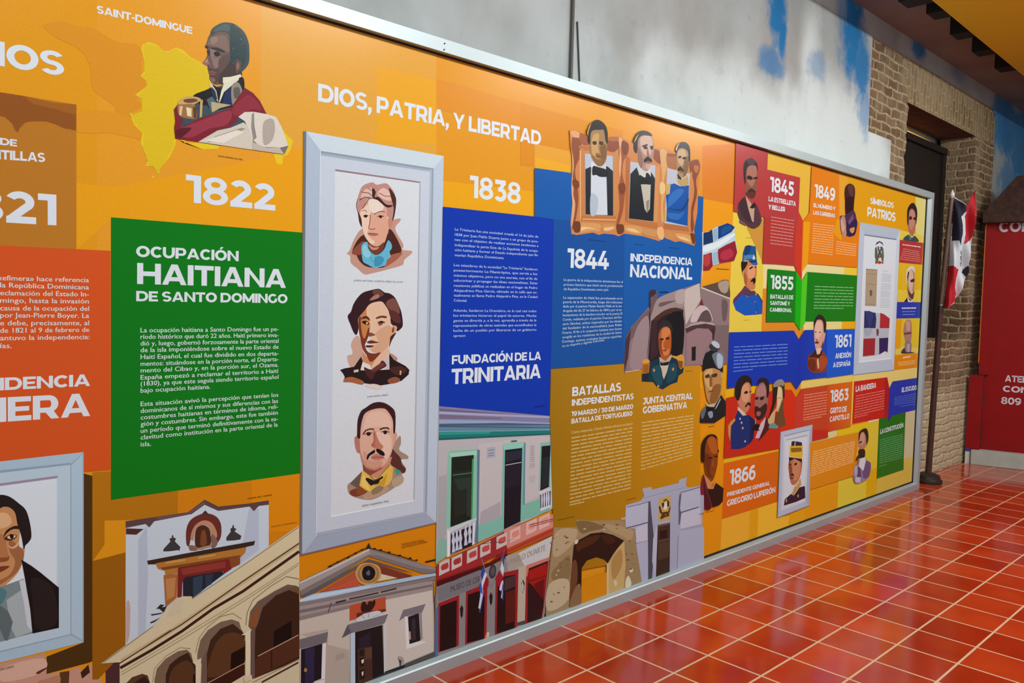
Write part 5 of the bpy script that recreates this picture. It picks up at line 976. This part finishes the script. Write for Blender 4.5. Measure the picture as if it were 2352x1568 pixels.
G('printed_portrait','dark skinned man in a plum uniform')
P('3E1F1E','645,480 665,410 710,388 755,420 768,490 755,640 745,740 690,790 655,760 650,600',1); P('5A3432','680,420 740,410 750,520 720,560 690,500',1); P('2A1416','660,560 740,560 735,720 680,760 655,700',1); P('4A2A4A','580,800 650,780 750,720 790,860 780,980 740,1040 620,1030 590,980',1); P('B08878','585,830 640,800 660,1020 610,1030',1); P('2E1C48','665,870 790,840 775,990 730,1040 670,1030',1); P('6E4E7A','680,860 740,760 750,830 690,900'); P('C89058','700,950 760,930 750,990 720,1000',1)
P('D0A088','585,840 605,830 640,930 620,1000 600,960')
T('SÍMBOLOS',(965,635),(1255,692),(965,560),name='heading'); T('PATRIOS',(928,792),(1278,860),(928,672),name='heading')
G('printed_portrait','dark haired man in green above the red panel')
P('A86E5A','1435,720 1500,690 1540,760 1530,900 1500,1030 1460,1020 1435,920',1); P('BC8470','1460,740 1510,720 1520,850 1480,960 1450,900',1); P('2A1C20','1422,800 1430,700 1470,635 1510,632 1545,700 1548,800 1530,900 1525,760 1490,700 1450,730 1440,880 1428,900',1); P('3A2420','1450,800 1480,795 1480,830 1455,835',1); P('3A2420','1500,810 1530,805 1525,835 1505,838',1); P('2E4A50','1375,1085 1440,1020 1480,1060 1520,1035 1565,1110',1); P('4E8A78','1438,1020 1475,1080 1460,1090')
G('text_block','small red panel below the dark haired man')
P('A83430','1333,1085 1625,1125 1605,1395 1325,1365')
WB((1365,1150),(1590,1180),(1365,1150),(1590,1180),1,26,'E0C8CC'); WB((1375,1200),(1570,1235),(1335,1325),(1590,1360),6,18,'CC8480')
C(1940,500,2140,825)
G('text_block','yellow, blue and orange squares along the right edge')
P('DAB40E','512,425 740,445 720,800 498,795'); P('DCC43E','500,680 735,685 730,795 498,795'); P('D8B430','545,430 572,432 560,690 535,688'); P('0E3CA8','495,798 728,800 715,952 488,955'); P('DAC02A','488,955 715,950 705,1280 478,1300'); P('DDC860','478,1220 700,1230 700,1285 478,1300'); P('E0A018','520,960 540,960 525,1240 478,1240 488,960'); P('DC8A0C','475,1300 705,1280 695,1415 468,1440')
WB((540,862),(675,860),(540,862),(675,860),1,24,'D8DCE8'); WB((545,892),(670,890),(548,920),(662,918),2,14,'7C9ACC'); WB((550,1332),(622,1318),(550,1332),(622,1318),1,24,'F0E0C8'); WB((500,1375),(670,1352),(510,1400),(660,1385),3,12,'ECC488')
G('printed_portrait','white haired man with a moustache')
P('B08870','600,510 640,480 660,520 662,640 645,770 610,770 592,680',1); P('CDB4A0','605,520 640,500 650,600 630,700 605,640',1); P('D4D0C8','580,560 590,490 630,455 660,470 662,520 640,490 610,505 590,600 585,640',1); P('4A3028','595,610 610,520 600,500 590,560'); P('3E2820','620,595 655,575 660,600 635,612',1); P('5A3A2C','590,660 610,700 640,720 660,690 645,770 610,740',1); P('C9C0B4','625,700 645,690 640,720 628,722'); P('1E2036','560,797 590,755 640,790 650,797'); P('D8DCE4','590,755 620,790 645,775 640,798 600,798')
G('printed_portrait','bald man with a grey beard')
P('A87E70','555,1060 570,990 600,965 630,985 635,1100 620,1180 580,1190 560,1120',1); P('C49A88','580,990 615,980 620,1060 590,1070',1); P('6A4A40','560,1090 630,1080 630,1100 562,1110'); P('8C7C80','570,1180 625,1170 630,1260 600,1285 575,1270',1); P('B0A4A4','590,1200 615,1200 610,1270 592,1270',1); P('3A3A44','535,1285 565,1230 580,1270 630,1270 660,1280',1)
G('printed_frame','white frame around a coat of arms, booklet and flag')
P('8A94A8','76,1486 468,1440 470,1448 70,1496')
P('C2CCDC','140,42 525,110 465,1440 78,1486'); P('AEBCCC','140,42 525,110 490,200 185,155'); P('B4C2D4','140,42 185,155 130,1370 78,1486'); P('C2D0DE','525,110 465,1440 440,1340 490,200'); P('B8C6D6','78,1486 465,1440 440,1335 130,1370')
P('D2DCE4','185,155 490,200 440,1335 130,1370'); P('76828E','185,155 490,200 488,212 184,168'); P('E2EAEE','130,1360 440,1325 440,1338 130,1372')
G('coat_of_arms','small coat of arms with a green wreath')
P('3A6A44','285,290 300,270 320,400 300,430 283,370'); P('3A6A44','365,290 350,270 345,400 360,420 370,370'); P('24343C','290,262 300,235 328,220 355,235 370,270 358,255 330,232 305,250'); P('A8B0C0','305,270 355,270 350,350 328,390 308,350'); P('7A2430','310,272 322,275 320,310 311,305'); P('2A3050','338,275 352,275 350,310 340,312'); P('7A3038','312,340 325,330 328,385 312,375'); P('8A4038','330,335 348,330 345,375 332,385'); P('A84430','285,400 300,420 330,405 350,420 368,400 362,440 345,430 330,440 310,430 290,440'); P('3A4A50','316,285 330,310 345,285 335,350 322,350')
G('booklet','tan booklet cover')
P('A8987E','200,482 308,490 296,838 190,835'); P('8C7C64','200,482 308,490 307,498 200,492'); P('8A7A62','212,525 295,532 295,536 212,530'); P('8A7A62','206,625 298,632 298,636 206,630'); P('6A5C4A','235,690 258,690 255,735 240,740',1); P('8A7A62','196,815 290,820 290,824 196,820')
WB((360,505),(412,510),(360,505),(412,510),1,8,'9AA0AC'); WB((350,530),(440,545),(345,600),(435,605),6,8,'9AA2B0'); WB((345,625),(435,630),(340,680),(432,682),5,8,'9AA2B0'); WB((340,695),(430,702),(335,750),(425,752),5,8,'9AA2B0'); WB((338,770),(428,775),(330,850),(425,848),6,8,'9AA2B0')
G('printed_flag','flag in quarters of blue and red with a white cross')
P('B2BAC6','185,880 290,900 335,905 365,910 425,950 420,1040 412,1140 405,1280 380,1265 320,1300 170,1320 175,1140 180,1040'); P('1E2E62','185,880 290,900 298,960 290,1045 180,1045'); P('2A3C74','200,890 270,905 250,1000 230,1030',1); P('A83036','335,900 370,912 425,955 420,1045 330,1045'); P('9A2A34','176,1145 288,1140 282,1300 170,1312'); P('26265A','325,1140 412,1135 405,1275 380,1262 325,1295'); P('6A4048','300,1055 320,1060 318,1110 302,1115',1); P('9EAAB8','180,1050 260,1050 230,1120 190,1110',1)
C(1660,540,2000,2221)
G('text_block','green folded block under the year 1855')
P('0A7C14','665,505 1090,545 1090,1300 640,1305'); P('007A0A','1255,550 2005,605 1975,1285 1230,1290')
P('06B004','1090,545 1175,690 1145,1430 1068,1305'); P('4CC81C','1175,690 1260,550 1225,1310 1145,1430')
T('1855',(698,802),(1042,826),(698,592),name='heading')
T('BATALLAS DE',(698,950),(1045,962),(698,888),name='heading'); T('SANTOMÉ Y',(696,1045),(995,1055),(696,985),name='heading'); T('CAMBRONAL',(692,1145),(1022,1155),(692,1085),name='heading')
WB((1365,775),(1948,795),(1352,1060),(1938,1065),7,28,'78BC7C'); WB((1352,1100),(1800,1105),(1352,1100),(1800,1105),1,28,'78BC7C')
C(1650,720,1990,1904)
G('text_block','blue folded block beside the year 1861')
P('0A34B0','125,240 960,218 1025,330 995,975 930,872 470,920 210,945 100,965'); P(('0A30A8','0A50C8','0C58CC','0A30B0'),'1100,210 1745,198 1725,775 1070,855 995,975 1025,330'); P('0A58D0','1390,205 1745,198 1725,775 1380,825')
WB((190,435),(880,400),(180,700),(875,652),7,24,'6A8ED0'); WB((178,748),(430,722),(178,748),(430,722),1,24,'6A8ED0')
T('1861',(1482,440),(1695,425),(1482,275),name='heading'); T('ANEXIÓN',(1490,578),(1695,560),(1490,510),name='heading'); T('A ESPAÑA',(1462,692),(1688,668),(1462,628),name='heading')
G('printed_portrait','man with a moustache in a russet coat')
P('D0A08C','1225,130 1260,80 1330,100 1345,230 1365,260 1330,420 1290,470 1240,450 1220,300',1); P('E0B8A4','1240,120 1310,110 1320,240 1260,330 1230,250',1); P('2C1C1E','1220,120 1230,70 1260,25 1290,10 1340,40 1375,110 1370,220 1345,240 1338,130 1310,75 1260,80 1230,150 1222,200',1); P('4A2C26','1225,232 1250,228 1250,240 1228,242'); P('4A2C26','1280,235 1305,232 1305,245 1282,245'); P('5A3026','1225,370 1265,355 1280,380 1240,385',1); P('6A3A2C','1305,440 1335,340 1340,400 1320,450'); P('B0745C','1240,330 1260,320 1265,350 1245,355',1)
P('8A3A1C','1138,590 1150,540 1230,480 1250,450 1320,470 1385,560 1400,600 1370,680 1370,745 1240,760 1190,750 1140,700',1); P('3A1E14','1180,530 1240,470 1260,540 1320,470 1310,540 1270,570 1240,560 1150,560',1); P('D8B088','1255,590 1275,580 1285,680 1270,710 1258,660',1); P('E0C4B0','1240,450 1320,440 1290,520 1255,520'); P('A84C24','1300,540 1380,570 1380,660 1300,740 1290,640',1); P('6A2A14','1145,600 1230,600 1230,740 1150,700',1)
G('text_block','red folded block beside the year 1863')
P('C42A14','92,1085 215,1055 840,975 930,980 990,1085 1060,968 1380,920 1400,1590 1180,1640 740,1740 60,1860'); P('C24420','1050,970 1400,915 1400,1490 1060,1500'); P(('D05A10','DA7010','D86A10','CC3A14'),'1395,915 1715,872 1690,1450 1390,1515'); P('D43010','840,975 930,980 990,1085 960,1500 780,1500 830,1300'); P('C63C28','990,1085 1090,965 1090,1440 960,1500')
T('1863',(1425,1142),(1658,1110),(1425,985),name='heading'); T('GRITO DE',(1425,1285),(1638,1258),(1425,1212),name='heading'); T('CAPOTILLO',(1420,1392),(1672,1345),(1420,1325),name='heading')
WB((1090,1055),(1388,1010),(1080,1345),(1380,1290),9,24,'E89078'); WB((1080,1372),(1320,1330),(1080,1372),(1320,1330),1,24,'E89078')
G('printed_portrait','officer in a dark blue tunic with gold epaulettes')
P('C08060','240,1050 290,920 370,880 410,940 405,1060 395,1180 350,1270 290,1260 250,1180 230,1120',1); P('D89A74','280,960 360,900 385,1000 370,1120 300,1120',1); P('241816','205,960 230,860 290,800 360,795 415,850 415,940 380,885 330,890 290,950 270,1060 240,1120 205,1070',1); P('2A1814','315,1020 345,990 370,1010 345,1030',1); P('2A1814','385,1005 410,985 410,1005 388,1018'); P('1E1210','330,1190 370,1140 400,1150 395,1190 370,1170 345,1200',1)
P('D4C4B0','235,1190 340,1290 350,1310 290,1310 235,1240'); P('0E2E70','240,1240 300,1310 380,1300 460,1370 450,1500 420,1640 330,1715 260,1740 150,1740 140,1450 200,1340'); P('C8924A','110,1440 150,1380 200,1340 205,1370 150,1440 140,1640 115,1560'); P('C8924A','445,1360 470,1350 470,1400 455,1420'); P('0A2050','380,1310 460,1370 440,1600 380,1680 400,1450')
for _x,_y in [(265,1350),(285,1400),(300,1470),(330,1640)]: P('D8A888',f'{_x-12},{_y} {_x},{_y-16} {_x+12},{_y} {_x},{_y+16}',1)
G('printed_portrait','bearded man in a brown coat and bow tie')
P('9A6860','470,1000 520,900 590,890 630,1000 620,1120 600,1280 540,1350 480,1330 455,1200 460,1080',1); P('B07C74','480,960 570,910 600,1010 570,1060 480,1050',1); P('2A181A','475,930 500,850 560,822 620,850 640,920 635,1040 610,1080 600,950 560,880 500,900',1); P('2E1A1A','460,1080 500,1070 495,1100 465,1105',1); P('2E1A1A','520,1080 570,1060 565,1100 530,1110',1); P('3A1E1C','455,1200 490,1190 520,1210 600,1150 610,1230 570,1330 500,1370 460,1310',1); P('9A6060','480,1260 530,1260 520,1310 480,1310',1)
P('C8B8CC','530,1410 600,1320 570,1460 510,1600 460,1600'); P('4A1E20','600,1310 640,1400 640,1480 560,1580 500,1640 580,1440'); P('1E1014','415,1480 460,1420 520,1430 500,1480 520,1500 440,1500',1)
G('printed_portrait','woman with a grey headdress and long dark hair')
P('C8B07C','730,960 790,940 820,1040 800,1200 760,1260 720,1260 700,1400 640,1420 625,1350 690,1260 730,1200 740,1100',1); P('DCC898','750,960 790,960 800,1060 770,1180 740,1200',1); P('8E8A80','690,930 720,870 790,840 835,880 830,940 780,920 730,960',1); P('2A1A14','690,970 740,940 750,960 720,1150 650,1320 630,1340 680,1150',1); P('3A2418','810,950 835,900 840,1060 815,1110'); P('6A4A2C','760,1250 815,1100 820,1250 850,1420 800,1450 750,1440 720,1350',1); P('5E9A8C','630,1470 640,1420 700,1400 760,1450 740,1475'); P('B89C68','750,1080 790,1075 790,1090 752,1092')
C(1640,950,1920,1330)
G('text_block','orange block under the year 1866')
P('D8680C','105,540 700,405 690,955 85,1150')
T('1866',(165,780),(448,712),(165,615),name='heading'); T('PRESIDENTE GENERAL',(140,905),(605,775),(140,860),name='heading'); T('GREGORIO LUPERÓN',(138,1010),(665,855),(138,945),name='heading')
G('printed_frame','small white frame around an officer in a gold banded cap')
P('9AA6BA','715,195 1065,115 1030,1000 680,1132'); P('B6C4D8','722,198 1060,120 1025,990 690,1122'); P('A8B6CA','1060,120 1025,990 990,960 1035,180'); P('CCD6E2','752,232 1030,175 990,955 720,1055'); P('8A98AC','750,235 1030,172 1028,180 760,245'); P('8A98AC','775,282 1010,228 1008,238 775,292'); P('D4DEE8','770,290 1005,238 970,950 745,1010')
G('printed_portrait','officer in a gold banded cap and dark collar')
P('B8704C','808,520 940,500 945,600 920,700 870,770 830,760 808,660',1); P('CC8A66','850,520 920,510 930,620 890,720 850,700',1); P('8A4A30','808,540 840,600 830,700 815,700',1); P('24181A','805,470 950,490 945,530 930,520 870,490 820,510 810,560'); P('E0B838','815,350 955,345 955,450 945,490 810,460'); P('8A6A1C','825,370 945,365 945,410 830,420'); P('2A2838','835,300 870,295 945,310 950,345 830,350'); P('C8A888','870,298 880,296 875,350 862,350'); P('3A1E16','860,540 895,530 890,555 865,560'); P('3A1E16','812,545 830,540 830,560 814,562'); P('2A1410','820,665 850,645 865,680 840,672'); P('7A3828','825,690 860,685 850,710 828,710')
P('241C34','750,1000 760,930 830,870 860,890 920,800 980,785 985,915 880,960'); P('C49A54','835,880 870,780 930,700 940,770 880,850 860,890'); P('D8C090','870,780 915,725 920,745 875,800'); P('C8A068','770,930 785,925 785,960 772,965'); P('C8A068','898,880 912,875 912,905 900,910')
C(1880,840,2140,1199)
G('text_block','orange strip of pale text beside the small frame')
P('DE8E10','-100,812 418,700 400,900 362,1060 358,1165 -100,1308')
WB((-70,915),(375,805),(-95,1168),(360,1015),11,22,'F0BC78')
G('printed_portrait','man with a long dark beard and lilac coat')
P('B8846C','425,720 460,690 500,700 515,790 505,850 450,900 420,850',1); P('CC9C84','440,720 480,700 490,780 460,840 430,800',1); P('241614','415,740 430,690 480,660 510,680 520,760 505,830 500,740 470,690 435,720 422,790',1); P('2A1A18','420,900 450,880 490,890 490,960 460,985 430,970',1); P('3A2220','385,1005 410,940 430,930 425,970 400,1000'); P('2A1816','425,800 450,795 450,810 428,812'); P('9488A8','360,1090 400,1040 430,980 490,970 500,1010 545,1030 525,1170 440,1235 370,1230',1); P('6A5680','470,1010 540,1030 525,1165 460,1180',1); P('D8DCE8','430,980 485,965 490,1010 465,1110 415,1060'); P('5A4870','375,1080 430,1080 440,1200 400,1190',1); P('B8B0C8','370,1070 400,1060 400,1150 375,1160',1); P('C4C0D4','380,1170 440,1180 430,1235 380,1230')
G('text_block','red block headed with the flag')
P('C42818','375,165 725,120 750,235 735,590 715,545 355,615'); P('A82030','700,130 725,120 750,235 735,590 700,545')
T('LA BANDERA',(392,275),(608,232),(392,215),name='heading'); WB((395,325),(700,265),(378,530),(690,455),8,18,'DC807C'); WB((378,552),(520,520),(378,552),(520,520),1,18,'DC807C')
G('text_block','blue block headed with the shield')
P('0A3AB0','785,165 1050,125 1030,465 780,525 735,590 750,235')
T('EL ESCUDO',(878,280),(1035,252),(878,230),name='heading'); WB((800,340),(1030,298),(798,418),(1025,380),5,16,'4A72C8'); WB((860,435),(1025,405),(860,435),(1025,405),1,16,'4A72C8')
G('text_block','narrow green block headed with the constitution')
P('0C7410','640,560 715,545 735,590 780,525 918,495 895,1100 615,1195')
T('LA CONSTITUCIÓN',(650,722),(895,650),(650,672),name='heading'); WB((650,790),(893,728),(642,1035),(888,970),12,16,'5CA864'); WB((640,1072),(718,1045),(640,1072),(718,1045),1,16,'5CA864')
C(0,0,2352,2352)
# link every printed part under the board
def link_part(p, parent):
    me = bpy.data.meshes.new(p.name); me.from_pydata(p.v, [], p.t); me.materials.append(PRINT)
    at = me.color_attributes.new('ink', 'FLOAT_COLOR', 'POINT')
    for i, c in enumerate(p.c): at.data[i].color = c
    me.update(); o = new_obj(p.name, me, parent, p.label)
    for k in p.kids: link_part(k, o)
for p in PARTS:
    if p.v: link_part(p, board)

# ---- conduit on the wall above the board ---------------------------------------------
cz0 = on_wall(1318, 184, -.02); cx = cz0.x
cond = empty('wall_conduit', (cx, 0.06, 9.88)); tag(cond, 'thin grey conduit running up the plaster above the mural', 'conduit')
lathe('pipe', [(0, .035), (1, .035)], (cx, .055, 9.88), (cx, .055, 14.7), mat('grey_conduit', '4A4842', 0.5), cond, 10)
lathe('cable', [(0, .016), (1, .016)], (cx+.30, .08, 9.86), (cx+.16, .08, 11.2), mat('dark_cable', '3A3E38', 0.7), cond, 6)
boxes('clamp', [(cx-.05, cx+.28, .04, .09, 9.88, 9.93)], mat('clamp_metal', '3C423C', 0.6), cond)

# ---- flag on its stand ------------------------------------------------------------------
fb = floor_at(2131, 1107, 0)
fs = empty('flag_stand', (fb.x, fb.y, 0)); tag(fs, 'brown wooden flag pole on a dark round base beside the mural', 'flag pole')
POLE = mat('dark_pole_wood', '3A2018', 0.45, noise=10, h2='4A2C20'); PL2 = mat('pole_upper_wood', '5A4436', 0.45, noise=10, h2='6A5242')
vd = Vector((ROT[2][0], ROT[2][1], 0)).normalized()
top = on_plane(2186, 455, fb, vd); mid = on_plane(2161, 702, fb, vd); bot = on_plane(2131, 1096, fb, vd)
lathe('base', [(0, .46), (.3, .46), (.45, .40), (.8, .37), (1, .2)], (bot.x, bot.y, 0.005), (bot.x, bot.y, .34), mat('base_bronze', '2A2018', 0.5, 0.3, noise=12, h2='3A2E22'), fs, 32)
lathe('pole', [(0, .105), (1, .095)], bot+Vector((0, 0, -.05)), mid, POLE, fs)
lathe('pole', [(0, .085), (1, .08)], mid, top, PL2, fs)
lathe('ring', [(0, .11), (1, .11)], mid, mid+(top-mid)*.012, mat('steel_ring', 'A8B0B0', 0.3, 0.9), fs)
ax_ = (top-mid).normalized()
lathe('finial', [(0, .03), (.3, .085), (.55, .07), (1, .005)], top, top+ax_*.30, mat('white_finial', 'D8D4CC', 0.4), fs)
# draped flag: a sheet in folds, its quarters dyed blue and red around a white cross
K = 302/2352.0
def fpx(x, y): return 2050+x*K, 400+y*K          # read in an enlarged crop of the photograph
FL = [(400, 1098, 1104), (470, 1092, 1170), (560, 1090, 1240), (640, 1080, 1300), (720, 1076, 1480), (900, 1060, 1450), (1050, 1050, 1430), (1200, 1030, 1405), (1400, 1018, 1378), (1600, 1005, 1340), (1760, 990, 1340), (1900, 975, 1290), (2020, 960, 1255), (2150, 945, 1210), (2300, 925, 1110), (2385, 915, 950)]
def interp(y):
    for (a, l0, r0), (b, l1, r1) in zip(FL, FL[1:]):
        if a <= y <= b: t = (y-a)/(b-a); return l0+(l1-l0)*t, r0+(r1-r0)*t
    return FL[-1][1], FL[-1][2]
REG = [('B8101C', '1500,300 1490,560 1450,1000 1400,1180 1300,1250 1320,1000 1290,880 1240,760 1310,640 1400,450'), ('0E0C18', '1100,420 1310,640 1240,700 1170,780 1210,860 1250,1000 1260,1080 1220,1310 1150,1270 1120,1195 1050,1190 1070,800'),
       ('C01424', '1005,1640 1180,1700 1160,1850 1150,2000 1180,2140 1150,2250 900,2420 930,2200'), ('0E1024', '1330,1640 1390,1650 1400,1760 1330,2060 1230,2150 1290,1990 1310,1830 1260,1750')]
REG = [(c, parse(s)) for c, s in REG]
FM = [mat('flag_white', 'CCD4DC', 0.8), mat('flag_red', 'B01020', 0.8), mat('flag_blue', '15132A', 0.8), mat('flag_red_lower', 'B81422', 0.8), mat('flag_blue_lower', '12142C', 0.8), mat('flag_emblem', '5A6468', 0.8), mat('flag_emblem_red', '7A3A34', 0.8)]
def fold(x, y): return .16*math.sin((x-1000)/62.0 + y/420.0) + .05*math.sin((x-900)/27.0 - y/260.0) - .06
def sheet(name, fl, cols, ny, nx, parent):
    V, F, M = [], [], []; ys = [fl[0][0]+(fl[-1][0]-fl[0][0])*i/ny for i in range(ny+1)]
    for y in ys:
        l, r = interp2(fl, y)
        for j in range(nx+1):
            x = l+(r-l)*j/nx; u, v = fpx(x, y); p = on_plane(u, v, fb+Vector((.02, -.1, 0)), vd); V.append(p + vd*fold(x, y)*min(1, j/4))
    for i in range(ny):
        for j in range(nx):
            a = i*(nx+1)+j; F.append((a, a+1, a+nx+2, a+nx+1)); y = (ys[i]+ys[i+1])/2; l, r = interp2(fl, y); M.append(cols(l+(r-l)*(j+.5)/nx, y))
    o = mesh_obj(name, V, F, FM, parent, fm=M, smooth=True); so = o.modifiers.new('thick', 'SOLIDIFY'); so.thickness = 0.002; return o
def interp2(fl, y):
    for (a, l0, r0), (b, l1, r1) in zip(fl, fl[1:]):
        if a-1e-6 <= y <= b+1e-6: t = (y-a)/(b-a); return l0+(l1-l0)*t, r0+(r1-r0)*t
    return fl[-1][1], fl[-1][2]
def fcol(x, y):
    for k, (c, q) in enumerate(REG):
        if inpoly(x, y, q): return k+1
    dx, dy = (x-1235)/45.0, (y-1480)/170.0
    if dx*dx+dy*dy < 1 and (math.sin(x/9.0)*math.cos(y/17.0)) > -.2: return 6 if (int(y/40) % 3 == 0) else 5
    return 0
flag = empty('flag', (fb.x, fb.y, mid.z)); tag(flag, 'drooping flag in blue and red quarters around a white cross on the brown pole', 'flag')
sheet('cloth', FL, fcol, 120, 48, flag)
F2 = [(300, 1490, 1502), (420, 1400, 1500), (520, 1360, 1497), (620, 1300, 1494), (720, 1290, 1482)]
o = sheet('corner_fold', F2, lambda x, y: 1, 20, 10, flag); o['label'] = 'raised red corner'

# ---- red booth at the right edge ---------------------------------------------------------
bc = floor_at(2228, 1066, 0); e1 = Vector((0.243, -0.970, 0)).normalized(); e2 = Vector((-e1.y, e1.x, 0))
bn = -e2
def bp(s, d, z): q = bc + e1*s + e2*d; return (q.x, q.y, z)
def bbox(name, s0, s1, d0, d1, z0, z1, m, parent, label=None, bevel=0):
    v = [bp(*k) for k in ((s0,d0,z0),(s1,d0,z0),(s1,d1,z0),(s0,d1,z0),(s0,d0,z1),(s1,d0,z1),(s1,d1,z1),(s0,d1,z1))]
    return mesh_obj(name, v, box_vf(0,1,0,1,0,1)[1], m, parent, label, bevel=bevel)
RED = mat('red_booth_paint', '8C0406', 0.6, spec=0.25, noise=6, h2='960608'); PLN = mat('grey_plinth', 'A8B2AA', 0.7, noise=9, h2='B6BEB6')
booth = empty('red_booth', bp(2, 1, 0)); tag(booth, 'tall red booth with white lettering and a dark hipped roof at the right edge', 'booth')
bbox('plinth', 0.0, 6.5, 0.0, 1.1, 0.0, 0.585, PLN, booth, 'pale grey plinth', bevel=.02)
def s_at(u, v, d):                                # position along the front for a photo pixel
    p = on_plane(u, v, Vector(bp(0, d, 0)), bn); return (p-bc).dot(e1), p.z
s0, zz = s_at(2253, 1024, .42); s1, z1 = s_at(2262, 500, .30); s2, z2 = s_at(2249, 860, .30)
bbox('wall_panel', s0-.02, 6.3, 0.42, 1.1, 0.585, 9.9, RED, booth)
bbox('corner_post', s2-.02, s0+.12, 0.28, 0.62, 3.55, 9.85, RED, booth)
bbox('edge_strip', s2-.06, s2-.005, 0.30, 0.40, 4.0, 9.5, mat('orange_edge', 'E07818', 0.5), booth, 'bright orange edge strip')
zt = s_at(2258, 490, -.1)[1]; sl0 = s_at(2258, 490, -.1)[0]
rz = s_at(2335, 410, .5)
RF = mat('roof_tile', '2E1C16', 0.9, noise=20, h2='4A2E24', bump=0.8)
def roof():
    so, st_ = sl0, max(rz[0], sl0+1.0); z0, z1 = zt-.35, rz[1]+.1
    q = [bp(so,-.1,z0),bp(6.8,-.1,z0),bp(6.8,1.25,z0),bp(so,1.25,z0),bp(so,-.1,z0+.35),bp(6.8,-.1,z0+.35),bp(6.8,1.25,z0+.35),bp(so,1.25,z0+.35),bp(st_,.5,z1),bp(5.8,.5,z1),bp(5.8,.8,z1),bp(st_,.8,z1)]
    return mesh_obj('roof', q, [(0,1,2,3),(0,1,5,4),(1,2,6,5),(2,3,7,6),(3,0,4,7),(4,5,9,8),(5,6,10,9),(6,7,11,10),(7,4,8,11),(8,9,10,11)], RF, booth, 'dark brown hipped roof')
roof()
# low red wing between the booth and the wall
sw, zw = s_at(2217, 1033, .1)
wing = bbox('low_wing', sw, s0-.04, 0.12, .28, 0.60, 3.52, RED, booth)
bbox('wing_stripe', sw-.005, -.02, 0.10, .27, 0.50, 0.60, mat('blue_stripe', '1A3A9A', 0.5), booth, 'blue stripe')
bbox('wing_foot', sw, -.03, 0.12, .27, 0.0, 0.50, mat('white_foot', 'D0D8D0', 0.6), booth, 'white foot')
WHT = mat('white_vinyl', 'D8D4E0', 0.5)
def booth_text(s, u0, v0, u1, v1, vt):
    v, f = black_text(s); pl = Vector(bp(0, .41, 0))
    a, b = min(p[0] for p in v), max(p[0] for p in v); c0, c1 = 0, 1
    q0, q1, qt = on_plane(u0, v0, pl, bn), on_plane(u1, v1, pl, bn), on_plane(u0, vt, pl, bn)
    S0, S1 = (q0-bc).dot(e1), (q1-bc).dot(e1); k = (S1-S0)/(b-a); h = (qt.z-q0.z)/(c1-c0)
    V = [bp(S0+(p[0]-a)*k, .412, q0.z+(p[1]-c0)*h) for p in v]; n = len(V)
    mesh_obj('lettering', V, f, WHT, booth, 'white lettering')
booth_text('CON', 2294, 533, 2372, 534, 508)
booth_text('ATENCIÓN', 2308, 876, 2412, 884, 861)
booth_text('CON', 2303, 899, 2364, 903, 885)
booth_text('809', 2299, 927, 2345, 929, 911)
